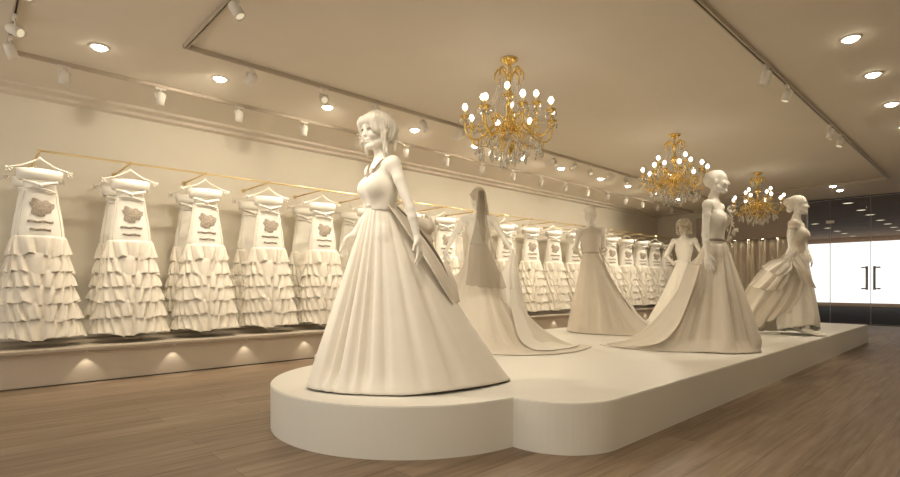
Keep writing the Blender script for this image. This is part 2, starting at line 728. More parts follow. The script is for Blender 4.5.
def torso(S):
    S.ell((0, 0.01, 1.27), (0.130, 0.095, 0.17), 0.03)
    S.cone((-0.125, 0.015, 1.405), (0.125, 0.015, 1.405), 0.045, 0.045, 0.05)
    S.cone((0, 0.02, 1.42), (0, 0.015, 1.50), 0.052, 0.038, 0.06)
    for s in (-1, 1):
        S.ell((s * 0.062, -0.064, 1.265), (0.058, 0.054, 0.066), 0.04)
    S.ell((0, 0.0, 1.10), (0.094, 0.076, 0.16), 0.05)
    S.ell((0, 0.01, 0.93), (0.136, 0.098, 0.14), 0.06)


def head(S, yaw, pitch, roll=0.0, ear=True):
    R = rotz(yaw) @ rotx(pitch) @ roty(roll)
    H0 = np.array([0, -0.020, 1.643])

    def P(p):
        return NECK + R @ (H0 + np.array(p, float) - NECK)
    S.ell(P((0, 0.022, 0.022)), (0.073, 0.092, 0.088), 0.02, rot=R)
    S.ell(P((0, -0.022, -0.030)), (0.057, 0.068, 0.085), 0.03, rot=R)
    S.ell(P((0, -0.068, -0.101)), (0.022, 0.020, 0.016), 0.02, rot=R)
    S.ell(P((0, -0.076, 0.030)), (0.045, 0.012, 0.012), 0.02, rot=R)
    for s in (-1, 1):
        S.ell(P((s * 0.040, -0.062, -0.030)), (0.022, 0.022, 0.024), 0.02, rot=R)
        S.ell(P((s * 0.029, -0.103, 0.008)), (0.018, 0.013, 0.011), 0.012, 's', rot=R)
        S.ell(P((s * 0.029, -0.080, 0.006)), (0.015, 0.012, 0.0095), 0.003, rot=R)
        if ear:
            S.ell(P((s * 0.072, 0.014, -0.008)), (0.010, 0.020, 0.031), 0.008, rot=R)
    S.cone(P((0, -0.084, 0.012)), P((0, -0.103, -0.032)), 0.007, 0.0105, 0.014)
    S.ell(P((0, -0.030, 0.046)), (0.058, 0.050, 0.056), 0.025, rot=R)
    for s in (-1, 1):
        S.cone(P((s * 0.052, 0.0, -0.062)), P((s * 0.014, -0.062, -0.100)), 0.018, 0.015, 0.025)
    S.ell(P((0, -0.084, -0.0575)), (0.023, 0.012, 0.0062), 0.006, rot=R)
    S.ell(P((0, -0.081, -0.0715)), (0.019, 0.012, 0.0070), 0.006, rot=R)
    S.ell(P((0, -0.101, -0.0640)), (0.022, 0.012, 0.0030), 0.003, 's', rot=R)
    S.cone((0, 0.02, 1.45), P((0, 0.016, -0.085)), 0.042, 0.036, 0.03)
    return P, R


def hand(S, W, d, n, thumb, curl=0.35, spread=0.10, length=1.0):
    d = unit(d)
    n = unit(np.array(n) - d * np.dot(n, d))
    w = np.cross(d, n)
    if np.dot(w, thumb) < 0:
        w = -w
    rot = np.stack([w, n, d], 1)
    S.ell(W + d * 0.048, (0.036, 0.014, 0.054), 0.02, rot=rot)
    for i, (off, L) in enumerate(((0.028, 0.070), (0.0095, 0.080), (-0.0095, 0.075), (-0.027, 0.058))):
        b = W + d * (0.088 - abs(i - 1.2) * 0.004) + w * off
        a1 = curl * 0.6
        sp = spread * (1.5 - i)
        dd = unit(d * math.cos(a1) + n * math.sin(a1) + w * sp)
        m = b + dd * L * 0.52 * length
        a2 = curl * 1.6
        d2 = unit(d * math.cos(a2) + n * math.sin(a2) + w * sp)
        S.cone(b - d * 0.02, b, 0.010, 0.0098, 0.008)
        S.cone(b, m, 0.0098, 0.0088, 0.004)
        S.cone(m, m + d2 * L * 0.52 * length, 0.0088, 0.0070, 0.003)
    t0 = W + d * 0.018 + w * 0.022
    t1 = t0 + d * 0.030 + w * 0.026 + n * 0.008
    t2 = t1 + d * 0.032 + w * 0.008 + n * 0.012
    S.cone(t0, t1, 0.013, 0.0105, 0.012)
    S.cone(t1, t2, 0.0105, 0.0080, 0.004)


def arm(S, side, elbow, wrist, hdir=None, palm=None, thumb=None, curl=0.35, spread=0.10):
    sh = np.array([side * 0.163, 0.012, 1.405])
    E, Wr = np.array(elbow, float), np.array(wrist, float)
    S.ell(sh, (0.042, 0.043, 0.046), 0.035)
    mid = sh + (E - sh) * 0.35
    S.cone(sh, mid, 0.040, 0.0365, 0.02)
    S.cone(mid, E, 0.0365, 0.029, 0.015)
    q = E + (Wr - E) * 0.3
    S.cone(E, q, 0.029, 0.030, 0.012)
    S.cone(q, Wr, 0.030, 0.0195, 0.012)
    hd = unit(Wr - E) if hdir is None else unit(hdir)
    if palm is None:
        palm = (-side, 0, 0)
    if thumb is None:
        thumb = (0, -1, 0)
    S.cone(Wr, Wr + hd * 0.03, 0.0195, 0.019, 0.012)
    hand(S, Wr, hd, np.array(palm, float), np.array(thumb, float), curl, spread)


def legs(S, feet=None):
    for s in (-1, 1):
        A = np.array([s * 0.070, 0.01, 0.86])
        K = np.array([s * 0.072, -0.015, 0.49])
        N = np.array([s * 0.060, 0.025, 0.12])
        if feet and s in feet:
            K, N = np.array(feet[s][0], float), np.array(feet[s][1], float)
        S.cone(A, K, 0.070, 0.048, 0.04)
        S.cone(K, K + (N - K) * 0.3 + np.array([0, 0.02, 0]), 0.048, 0.047, 0.03)
        S.cone(K + (N - K) * 0.3 + np.array([0, 0.02, 0]), N, 0.047, 0.029, 0.03)
        heel = N + np.array([0, 0.035, -0.035])
        ball = np.array([N[0], N[1] - 0.105, 0.030])
        S.cone(heel, ball, 0.030, 0.027, 0.02)
        S.cone(ball, ball + np.array([0, -0.075, -0.008]), 0.027, 0.018, 0.015)


class Figure:
    """A dressed mannequin. Its frame: +X to the viewer's right, +Y away from the viewer; phi turns the body (0 faces the viewer)."""

    def __init__(self, label, r, d, phi, scale):
        self.loc = (d * FX + r * RX, d * FY + r * RY, PZ)
        self.root = thing('mannequin', label, 'mannequin', self.loc, YAW - PI / 2, 'white mannequins on the podium')
        self.phi = phi
        self.s = scale
        self.R = rotz(phi)
        self.off = np.zeros(3)

    def to_body(self, p):
        """figure frame -> canonical body frame"""
        return (np.array(p, float) - self.off) @ self.R / self.s

    def vec(self, v):
        return np.array(v, float) @ self.R

    def put(self, name, S, m, clip=None, shell=0.0, parent=None):
        D, lo, ax = S.field()
        if shell:
            D = D - shell
        if clip is not None:
            X = ax[0][:, None, None]
            Y = ax[1][None, :, None]
            Z = ax[2][None, None, :]
            D = np.maximum(D, clip(X, Y, Z))
        V, F = surface_nets(D, lo, S.res)
        V = (V * self.s) @ self.R.T + self.off
        o = mesh_obj(name, V, F, m, parent if parent is not None else self.root)
        fix_normals(o)
        return o


# ------------------------------------------------------------------ cloth
def periodic(ctrl, u):
    """Catmull-Rom through a closed list of control values; u in 0..1"""
    C = np.array(ctrl, float)
    n = len(C)
    f = u * n
    i = np.floor(f).astype(int)
    t = (f - i)
    if C.ndim > 1:
        t = t[:, None]
    a, b, c, d = C[(i - 1) % n], C[i % n], C[(i + 1) % n], C[(i + 2) % n]
    return 0.5 * (2 * b + (c - a) * t + (2 * a - 5 * b + 4 * c - d) * t ** 2 + (3 * b - a - 3 * c + d) * t ** 3)


def skirt(name, parent, m, waist, zw, radii, hem, pw, folds=16, amp=0.03, seed=0, N=300, Mr=56, sharp=1.6, grow=1.2,
          hemz=None, wphi=0.0, power_xy=1.0, creases=(), fig=None):
    rng = np.random.RandomState(seed)
    u = np.arange(N) / N
    H = periodic([(x, y) for x, y in hem], u)
    P = periodic(pw, u)
    HZ = periodic(hemz, u) if hemz is not None else np.full(N, 0.004)
    HZ = np.maximum(HZ, 0.004)
    c = np.array(waist)
    ang = np.unwrap(np.arctan2(H[:, 1] - c[1], H[:, 0] - c[0]))
    ca, sa = np.cos(ang - wphi), np.sin(ang - wphi)
    rr = radii[0] * radii[1] / np.sqrt((radii[1] * ca) ** 2 + (radii[0] * sa) ** 2)
    W = c + np.stack([np.cos(ang), np.sin(ang)], 1) * rr[:, None]
    # fold pattern round the skirt
    F = np.zeros(N)
    cum = np.cumsum(np.linalg.norm(np.roll(H, -1, 0) - H, axis=1))
    cum = cum / cum[-1]
    for k in range(3):
        n = max(2, int(folds * (0.6 + 0.45 * k)))
        ph = rng.rand() * 2 * PI
        F += (1.0, 0.8, 0.45)[k] * np.cos(2 * PI * n * cum + ph + 0.9 * np.sin(2 * PI * cum * 2 + rng.rand() * 6))
    F = np.sign(F) * np.abs(F / 1.8) ** (1 / sharp)
    V = []
    for j in range(Mr + 1):
        s = j / Mr
        z = HZ + (zw - HZ) * (1 - s) ** P
        xy = W + (H - W) * (s ** power_xy)
        if fig is not None:
            zc = z / fig.s
            kx = np.interp(zc, [0, 0.3, 0.6, 0.85, 0.95, 1.02, 1.09], [0.09, 0.11, 0.135, 0.152, 0.150, 0.130, 0.0]) * fig.s
            ky = kx * np.interp(zc, [0.3, 0.8, 1.1], [0.85, 0.82, 0.80])
            q = (xy - fig.off[:2]) @ fig.R[:2, :2]
            e = np.sqrt((q[:, 0] / np.maximum(kx, 1e-6)) ** 2 + (q[:, 1] / np.maximum(ky, 1e-6)) ** 2)
            q = q / np.minimum(e, 1.0)[:, None]
            q = q * (1 + 0.0)
            xy = q @ fig.R[:2, :2].T + fig.off[:2]
        t = np.roll(xy, -1, 0) - np.roll(xy, 1, 0)
        nrm = np.stack([t[:, 1], -t[:, 0]], 1)
        nrm /= np.maximum(np.linalg.norm(nrm, axis=1), 1e-6)[:, None]
        flow = np.clip((z - HZ) / 0.12, 0.25, 1.0)
        a = amp * s ** grow * flow
        dsp = a * F
        for (u0, wd, dep) in creases:
            du = np.abs((u - u0 + 0.5) % 1.0 - 0.5)
            dsp = dsp - dep * np.exp(-(du / wd) ** 2) * min(1.0, s * 1.8) * flow
        xy = xy + nrm * dsp[:, None]
        zz = z + 0.25 * np.where(z < 0.12, np.maximum(a * F, 0), 0) * (1 if j < Mr else 0)
        V.append(np.concatenate([xy, np.maximum(zz, 0.010)[:, None]], 1))
    V = np.concatenate(V)
    Fc = []
    for j in range(Mr):
        for i in range(N):
            i2 = (i + 1) % N
            Fc.append((j * N + i, j * N + i2, (j + 1) * N + i2, (j + 1) * N + i))
    o = mesh_obj(name, V, Fc, m, parent)
    fix_normals(o)
    sm = o.modifiers.new('thickness', 'SOLIDIFY')
    sm.thickness = 0.005
    sm.offset = -1
    return o


def crom(P, t):
    """Catmull-Rom along axis 0 of array P, t in 0..1 (open)"""
    P = np.array(P, float)
    n = len(P) - 1
    ext = np.concatenate([[2 * P[0] - P[1]], P, [2 * P[-1] - P[-2]]])
    f = np.clip(t * n, 0, n - 1e-6)
    i = np.floor(f).astype(int)
    q = f - i
    q = q.reshape(-1, *([1] * (P.ndim - 1)))
    a, b, c, d = ext[i], ext[i + 1], ext[i + 2], ext[i + 3]
    return 0.5 * (2 * b + (c - a) * q + (2 * a - 5 * b + 4 * c - d) * q ** 2 + (3 * b - a - 3 * c + d) * q ** 3)


def sheet(name, parent, m, grid, nu=60, nv=60, folds=0, amp=0.0, phase=0.0, th=0.005, fade=True, zmin=0.010, diag=0.0):
    """Cloth through a grid of control points grid[row][col]; folds run down the columns."""
    G = np.array(grid, float)
    u = np.linspace(0, 1, nu)
    v = np.linspace(0, 1, nv)
    A = crom(G, u)                       # nu x C x 3
    A = np.swapaxes(crom(np.swapaxes(A, 0, 1), v), 0, 1)   # nu x nv x 3
    if folds:
        du = np.gradient(A, axis=0)
        dv = np.gradient(A, axis=1)
        nn = np.cross(du, dv)
        nn /= np.maximum(np.linalg.norm(nn, axis=2), 1e-9)[..., None]
        ph = 2 * PI * folds * (v[None, :] + diag * u[:, None]) + phase
        w = np.cos(ph) + 0.45 * np.cos(1.7 * ph + 1.3)
        if fade:
            w = w * (0.25 + 0.75 * u[:, None])
        A = A + nn * (amp * w)[..., None]
    A[..., 2] = np.maximum(A[..., 2], zmin)
    V = A.reshape(-1, 3)
    F = []
    for i in range(nu - 1):
        for j in range(nv - 1):
            a = i * nv + j
            F.append((a, a + 1, a + nv + 1, a + nv))
    o = mesh_obj(name, V, F, m, parent)
    fix_normals(o)
    if th:
        sm = o.modifiers.new('thickness', 'SOLIDIFY')
        sm.thickness = th
        sm.offset = 0
    return o


def belt(fig, zc, ra, rb, center, hgt=0.028, m=None, name='belt', off=0.008):
    N = 60
    V, F = [], []
    for j, (dr, dz) in enumerate(((0, -hgt / 2), (off, -hgt / 2), (off, hgt / 2), (0, hgt / 2))):
        for i in range(N):
            a = 2 * PI * i / N
            q = np.array([(ra + dr) * math.cos(a), (rb + dr) * math.sin(a), 0]) @ rotz(fig.phi).T
            V.append((center[0] + q[0], center[1] + q[1], zc + dz))
    for j in range(4):
        for i in range(N):
            F.append((j * N + i, j * N + (i + 1) % N, ((j + 1) % 4) * N + (i + 1) % N, ((j + 1) % 4) * N + i))
    o = mesh_obj(name, V, F, m, fig.root)
    fix_normals(o)
    return o


def hair_cap(S, P, R, back=True, volume=1.0, fringe=True):
    S.ell(P((0, 0.032, 0.036)), (0.083 * volume, 0.098 * volume, 0.090), 0.02, rot=R)
    if fringe:
        S.ell(P((0.03, -0.052, 0.066)), (0.052, 0.035, 0.028), 0.02, rot=R)
        S.ell(P((-0.03, -0.050, 0.064)), (0.050, 0.034, 0.026), 0.02, rot=R)


# ------------------------------------------------------------------ the six mannequins
def ridge(o, amp, freq, axis_c, seed=0):
    """comb strand grooves into a hair mesh, running from crown to tips"""
    me = o.data
    n = len(me.vertices)
    co = np.empty(n * 3)
    no = np.empty(n * 3)
    me.vertices.foreach_get('co', co)
    me.vertices.foreach_get('normal', no)
    co = co.reshape(-1, 3)
    no = no.reshape(-1, 3)
    a = np.arctan2(co[:, 1] - axis_c[1], co[:, 0] - axis_c[0])
    w = np.sin(a * freq + 3 * np.sin(co[:, 2] * 14)) + 0.5 * np.sin(a * freq * 2.3 + 1 + 2 * np.sin(co[:, 2] * 23))
    co = co + no * (amp * w)[:, None]
    me.vertices.foreach_set('co', co.ravel())
    me.update()


def fig_body(fig, yaw, pitch, la, ra, roll=0.0, feet=None, name='body', ear=True, headless=False):
    S = SDF(0.0052)
    torso(S)
    legs(S, feet)
    P, R = head(S, yaw, pitch, roll, ear)
    for side, A in ((1, la), (-1, ra)):
        kw = {k: A[k] for k in ('curl', 'spread') if k in A}
        arm(S, side, fig.to_body(A['e']), fig.to_body(A['w']), fig.vec(A['h']) if 'h' in A else None,
            fig.vec(A['p']) if 'p' in A else None, fig.vec(A['t']) if 't' in A else None, **kw)
    o = fig.put(name, S, M['plaster'])
    return P, R


def bodice(fig, clip, m, shell=0.008, name='bodice'):
    S = SDF(0.0065)
    torso(S)
    return fig.put(name, S, m, clip=clip, shell=shell)


def seg_dist(X, Z, a, b):
    ba = (b[0] - a[0], b[1] - a[1])
    L = ba[0] ** 2 + ba[1] ** 2
    t = np.clip(((X - a[0]) * ba[0] + (Z - a[1]) * ba[1]) / L, 0, 1)
    return np.sqrt((X - a[0] - t * ba[0]) ** 2 + (Z - a[1] - t * ba[1]) ** 2)


def strand(S, P, pts, r0, r1, k=0.008):
    n = len(pts) - 1
    for i in range(n):
        S.cone(P(pts[i]) if P else pts[i], P(pts[i + 1]) if P else pts[i + 1], r0 + (r1 - r0) * i / n,
               r0 + (r1 - r0) * (i + 1) / n, k)


# ---- 1: the large one on the round end of the podium, facing left
def mannequin_front():
    f = Figure('large mannequin in a pleated ball gown on the round podium end', -0.465, 3.60, math.radians(-56), 1.07)
    f.off = np.array([-0.02, 0.0, 0.0])
    P, R = fig_body(f, math.radians(14), math.radians(9),
                    la=dict(e=(0.205, -0.17, 1.20), w=(0.250, -0.17, 1.00), h=(0.16, -0.10, -1.0), p=(-1, 0.3, 0), t=(-0.3, -1, 0), curl=0.3, spread=0.12),
                    ra=dict(e=(-0.14, 0.24, 1.21), w=(-0.235, 0.15, 1.05), h=(-0.45, -0.15, -0.75), p=(0.6, -0.5, -0.3), t=(0.1, -1, 0), curl=0.3))
    # hair: side-swept fringe, bun behind, long strands by the cheeks
    S = SDF(0.006)
    S.ell(P((0, 0.030, 0.040)), (0.090, 0.102, 0.094), 0.02, rot=R)
    S.ell(P((0.034, -0.060, 0.062)), (0.060, 0.040, 0.040), 0.025, rot=R)
    S.ell(P((-0.036, -0.058, 0.058)), (0.050, 0.040, 0.036), 0.025, rot=R)
    S.ell(P((0.060, -0.040, 0.020)), (0.032, 0.050, 0.060), 0.025, rot=R)
    S.ell(P((-0.060, -0.040, 0.020)), (0.028, 0.045, 0.050), 0.025, rot=R)
    S.ell(P((0.02, 0.105, 0.005)), (0.066, 0.046, 0.062), 0.04, rot=R)
    S.ell(P((0.01, 0.075, -0.045)), (0.055, 0.040, 0.045), 0.04, rot=R)
    strand(S, P, [(0.070, -0.020, 0.055), (0.080, -0.020, 0.0), (0.076, -0.018, -0.06), (0.070, -0.012, -0.12), (0.066, -0.01, -0.17)], 0.020, 0.004)
    strand(S, P, [(0.072, -0.02, 0.04), (0.083, -0.010, -0.03), (0.078, 0.0, -0.09), (0.082, 0.0, -0.15)], 0.020, 0.006)
    strand(S, P, [(-0.064, -0.050, 0.055), (-0.075, -0.050, 0.0), (-0.068, -0.050, -0.06), (-0.066, -0.04, -0.12), (-0.060, -0.045, -0.17)], 0.018, 0.004)
    strand(S, P, [(0.02, 0.13, 0.0), (0.05, 0.12, -0.07), (0.05, 0.10, -0.13)], 0.020, 0.006)
    h = f.put('hair', S, M['hair'])
    c = P((0, 0.03, 0)) * f.s
    ridge(h, 0.0022, 26, (f.R @ c + f.off))
    # eye mask: a fine dark lace band over the eyes
    S = SDF(0.0045)
    R3 = rotz(math.radians(14)) @ rotx(math.radians(9))
    head(S, math.radians(14), math.radians(9), ear=False)
    ec = P((0, -0.09, 0.007))

    def mclip(X, Y, Z):
        lx = (X - ec[0]) * R3[0, 0] + (Y - ec[1]) * R3[1, 0] + (Z - ec[2]) * R3[2, 0]
        ly = (X - ec[0]) * R3[0, 1] + (Y - ec[1]) * R3[1, 1] + (Z - ec[2]) * R3[2, 1]
        lz = (X - ec[0]) * R3[0, 2] + (Y - ec[1]) * R3[1, 2] + (Z - ec[2]) * R3[2, 2]
        dd = np.minimum(np.sqrt(((np.abs(lx) - 0.030) / 1.9) ** 2 + lz ** 2) - 0.0085, 1)
        return np.maximum(dd, ly - 0.05)
    e = f.put('eye_mask', S, M['lace'], clip=mclip, shell=0.003)
    e['label'] = 'dark eye mask'
    # bodice with wide straps
    def clip(X, Y, Z):
        ax = np.abs(X)
        return np.maximum(np.maximum(Z - (1.335 + 0.55 * ax + 6.0 * np.maximum(0, ax - 0.06) ** 1.5), 1.12 - Z), ax - 0.150 + np.maximum(0, Z - 1.30) * 0.25)
    bodice(f, clip, M['satin'])
    # lace tracing across the neckline
    S = SDF(0.0045)
    torso(S)

    def nclip(X, Y, Z):
        d = 1.0 + 0 * X + 0 * Z
        for s in (-1, 1):
            for a, b in (((0, 1.335), (0.045, 1.375)), ((0.045, 1.375), (0.095, 1.44)), ((0.01, 1.36), (0.06, 1.355)),
                         ((0.06, 1.355), (0.10, 1.405)), ((0.03, 1.345), (0.03, 1.385))):
                d = np.minimum(d, seg_dist(X, Z, (s * a[0], a[1]), (s * b[0], b[1])) - 0.0042)
        return np.maximum(d, Y + 0.0 * d)
    n = f.put('neckline_lace', S, M['lace'], clip=nclip, shell=0.012)
    n['label'] = 'dark lace tracing on the neckline'
    # skirt
    hem = [(0.89, 0.20), (0.55, 0.50), (0.05, 0.56), (-0.36, 0.34), (-0.505, -0.10), (-0.29, -0.31), (0.13, -0.395), (0.47, -0.30), (0.78, -0.04)]
    cr = ((0.530, 0.009, 0.045), (0.556, 0.007, 0.060), (0.590, 0.006, 0.035), (0.612, 0.008, 0.055), (0.650, 0.008, 0.025), (0.72, 0.014, 0.014),
          (0.80, 0.016, 0.012))
    skirt('skirt', f.root, M['satin'], (-0.02, 0.0), 1.235, (0.092, 0.088), hem, [1.02, 1, 1, 1, 1, 1, 1.0, 1.0, 1.02],
          folds=6, amp=0.007, seed=3, N=420, Mr=60, creases=cr, grow=1.6, fig=f,
          hemz=[0.01, 0.004, 0.004, 0.004, 0.02, 0.012, 0.010, 0.022, 0.018])
    belt(f, 1.235, 0.094, 0.090, (-0.02, 0.0), 0.03, M['satin'], 'waistband', 0.006)
    # overskirt flap that sweeps back over the hip, with its edge shade painted as a dark strip
    sheet('overskirt', f.root, M['satin2'],
          [[(0.050, -0.10, 1.225), (0.085, 0.00, 1.235), (0.08, 0.09, 1.235)],
           [(0.150, -0.12, 1.08), (0.205, 0.00, 1.10), (0.20, 0.14, 1.12)],
           [(0.300, -0.10, 0.85), (0.360, 0.04, 0.88), (0.36, 0.20, 0.92)],
           [(0.420, -0.05, 0.65), (0.470, 0.06, 0.68), (0.49, 0.20, 0.74)],
           [(0.480, 0.00, 0.555), (0.505, 0.06, 0.56), (0.53, 0.14, 0.57)]], folds=2, amp=0.010)
    e = sheet('overskirt_edge_shade', f.root, M['shade_satin'],
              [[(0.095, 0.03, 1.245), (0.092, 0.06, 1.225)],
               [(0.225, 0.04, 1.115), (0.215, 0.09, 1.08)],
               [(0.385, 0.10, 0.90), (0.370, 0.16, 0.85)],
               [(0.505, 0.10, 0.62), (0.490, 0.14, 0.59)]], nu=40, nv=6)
    e['label'] = 'dark strip painted as shade along the overskirt edge'
    # bustle bow behind the hip
    S = SDF(0.008)
    for a, b, r in (((0.14, 0.16, 1.17), (0.30, 0.20, 1.12), 0.055), ((0.16, 0.15, 1.12), (0.29, 0.22, 1.02), 0.050)):
        A, B = f.to_body(a), f.to_body(b)
        S.cone(A, B, 0.025, r, 0.02)
    S.ell(f.to_body((0.13, 0.15, 1.15)), (0.035, 0.035, 0.04), 0.02)
    f.put('bow', S, M['satin2'])
    return f


# ---- 2: seen from behind, long veil, holding up her skirt on both sides
def mannequin_veiled():
    f = Figure('mannequin seen from behind with long sheer veil and lifted skirt', 0.388, 6.30, math.radians(180), 1.06)
    f.off = np.array([-0.04, 0.0, 0.0])
    P, R = fig_body(f, math.radians(12), math.radians(6),
                    la=dict(e=(-0.345, -0.02, 1.285), w=(-0.435, -0.10, 1.09), h=(-0.12, -0.1, -1), p=(0.8, 0.5, 0), t=(0.2, -1, 0), curl=0.9),
                    ra=dict(e=(0.245, -0.02, 1.285), w=(0.350, -0.10, 1.10), h=(0.25, -0.1, -1), p=(-0.8, 0.5, 0), t=(-0.2, -1, 0), curl=0.9))
    S = SDF(0.0065)
    hair_cap(S, P, R, volume=1.02)
    strand(S, P, [(0, 0.11, 0.03), (0, 0.13, -0.05), (0, 0.12, -0.14)], 0.055, 0.05, 0.02)
    strand(S, None, [P((0, 0.12, -0.12)), (-0.02, 0.135, 1.42), (-0.04, 0.145, 1.28), (-0.05, 0.14, 1.16)], 0.05, 0.02, 0.02)
    strand(S, P, [(-0.06, 0.06, 0.02), (-0.085, 0.06, -0.10), (-0.10, 0.05, -0.22), (-0.10, 0.05, -0.34)], 0.02, 0.012, 0.01)
    h = f.put('hair', S, M['hair_shaded'])
    ridge(h, 0.0022, 22, (f.off[0], 0))

    def clip(X, Y, Z):
        ax = np.abs(X)
        return np.maximum(np.maximum(Z - (1.36 + 0.25 * ax), 1.10 - Z), ax - 0.150)
    bodice(f, clip, M['satin'])
    hem = [(1.18, -0.52), (0.95, -0.20), (0.62, 0.10), (0.30, 0.40), (-0.15, 0.45), (-0.45, 0.15), (-0.52, -0.35), (-0.36, -0.85),
           (0.05, -1.18), (0.45, -1.24), (0.85, -1.02)]
    skirt('skirt', f.root, M['satin2'], (-0.04, 0.0), 1.18, (0.11, 0.09), hem,
          [2.4, 2.0, 1.4, 1.1, 1.0, 1.0, 1.1, 1.4, 1.7, 2.2, 2.6], folds=13, amp=0.035, fig=f, seed=8, N=360, Mr=56)
    # the train swirled over itself on the podium
    sheet('train_fold', f.root, M['satin'],
          [[(0.30, -0.34, 0.62), (0.35, -0.20, 0.66), (0.40, -0.05, 0.70)],
           [(0.30, -0.60, 0.36), (0.42, -0.38, 0.36), (0.50, -0.12, 0.40)],
           [(0.34, -0.86, 0.13), (0.55, -0.55, 0.13), (0.64, -0.18, 0.14)],
           [(0.45, -1.00, 0.035), (0.80, -0.62, 0.035), (0.88, -0.25, 0.035)],
           [(0.60, -1.02, 0.02), (0.98, -0.66, 0.02), (1.08, -0.40, 0.02)]], folds=2, amp=0.004)
    # cloth hanging from the raised hand on the right
    sheet('lifted_skirt', f.root, M['satin'],
          [[(0.33, -0.13, 1.04), (0.365, -0.14, 1.06), (0.40, -0.09, 1.05)],
           [(0.20, -0.22, 0.78), (0.34, -0.22, 0.80), (0.44, -0.06, 0.80)],
           [(0.18, -0.40, 0.50), (0.38, -0.28, 0.48), (0.50, 0.00, 0.50)],
           [(0.22, -0.66, 0.22), (0.48, -0.38, 0.20), (0.60, 0.02, 0.22)],
           [(0.30, -0.95, 0.02), (0.70, -0.55, 0.02), (0.78, 0.04, 0.01)]], folds=3, amp=0.018)
    # cloth hanging from the other hand
    sheet('lifted_skirt', f.root, M['satin2'],
          [[(-0.445, -0.12, 1.06), (-0.33, -0.10, 0.80), (-0.17, -0.06, 1.02)],
           [(-0.470, -0.14, 0.92), (-0.34, -0.16, 0.64), (-0.15, -0.12, 0.80)],
           [(-0.460, -0.16, 0.72), (-0.36, -0.22, 0.46), (-0.16, -0.20, 0.55)],
           [(-0.460, -0.20, 0.40), (-0.38, -0.30, 0.22), (-0.20, -0.34, 0.30)],
           [(-0.480, -0.30, 0.02), (-0.40, -0.45, 0.02), (-0.24, -0.55, 0.02)]], folds=2, amp=0.012)
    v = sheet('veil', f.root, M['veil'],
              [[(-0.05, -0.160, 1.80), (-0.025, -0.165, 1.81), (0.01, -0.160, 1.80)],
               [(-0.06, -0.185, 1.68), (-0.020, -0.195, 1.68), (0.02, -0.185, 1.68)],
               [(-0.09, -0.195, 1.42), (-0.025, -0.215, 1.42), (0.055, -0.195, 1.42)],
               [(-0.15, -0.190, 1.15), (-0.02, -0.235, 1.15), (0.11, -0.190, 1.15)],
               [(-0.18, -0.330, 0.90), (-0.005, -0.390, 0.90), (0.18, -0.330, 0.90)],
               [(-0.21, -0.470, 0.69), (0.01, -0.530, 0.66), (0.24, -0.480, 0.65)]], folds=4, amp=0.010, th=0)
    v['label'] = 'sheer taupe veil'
    return f


# ---- 3: seen from behind, belted, train to the right
def mannequin_belted():
    f = Figure('slim mannequin seen from behind in a belted gown, hands in front', 2.065, 7.60, math.radians(166), 1.05)
    P, R = fig_body(f, math.radians(14), math.radians(4),
                    la=dict(e=(-0.215, 0.06, 1.22), w=(-0.10, 0.22, 1.14), p=(0, 1, 0), t=(0, 0, 1)),
                    ra=dict(e=(0.185, 0.02, 1.22), w=(0.09, 0.20, 1.14), p=(0, 1, 0), t=(0, 0, 1)))
    S = SDF(0.0065)
    hair_cap(S, P, R, volume=0.98)
    S.ell(P((0, 0.118, 0.03)), (0.045, 0.035, 0.045), 0.02, rot=R)
    h = f.put('hair', S, M['hair'])
    ridge(h, 0.002, 22, (0, 0))

    def clip(X, Y, Z):
        return np.maximum(np.maximum(Z - (1.475 - 0.45 * np.abs(X)), 1.06 - Z), np.abs(X) - 0.152)
    bodice(f, clip, M['satin2'])
    belt(f, 1.155, 0.112, 0.092, (0, 0.005), 0.030, M['ribbon'], 'belt', 0.008)
    # bow at the side of the belt with two tails
    bm = bmesh.new()
    for s in (-1, 1):
        tube(bm, smooth_path([(0.11, -0.08, 1.17), (0.13 + 0.03 * s, -0.11, 1.23), (0.15 + 0.05 * s, -0.10, 1.19), (0.11, -0.08, 1.16)], 6), 0.009, 6)
    tube(bm, smooth_path([(0.11, -0.08, 1.16), (0.15, -0.11, 1.03), (0.18, -0.13, 0.95)], 6), 0.008, 6)
    tube(bm, smooth_path([(0.12, -0.08, 1.16), (0.18, -0.09, 1.05), (0.21, -0.10, 1.0)], 6), 0.008, 6)
    bm_obj('bow', bm, M['ribbon'], f.root, True)
    hem = [(1.0, -0.25), (0.75, 0.15), (0.40, 0.38), (0.05, 0.42), (-0.22, 0.32), (-0.33, 0.08), (-0.27, -0.20), (-0.02, -0.45),
           (0.28, -0.57), (0.62, -0.72), (1.0, -0.58)]
    skirt('skirt', f.root, M['satin2'], (0, 0.005), 1.15, (0.115, 0.095), hem,
          [1.9, 1.6, 1.2, 1.0, 0.95, 0.95, 1.0, 1.1, 1.3, 1.8, 2.0], folds=12, amp=0.022, fig=f, seed=12, N=320, creases=((0.95, 0.006, 0.03), (0.88, 0.006, 0.02)))
    sheet('train_fold', f.root, M['satin'],
          [[(0.17, -0.12, 1.04), (0.20, -0.06, 1.05)],
           [(0.32, -0.22, 0.72), (0.36, -0.12, 0.75)],
           [(0.44, -0.30, 0.42), (0.50, -0.18, 0.45)],
           [(0.60, -0.38, 0.18), (0.68, -0.20, 0.20)],
           [(0.90, -0.45, 0.05), (1.02, -0.20, 0.03)]], nv=16, folds=1, amp=0.01)
    return f


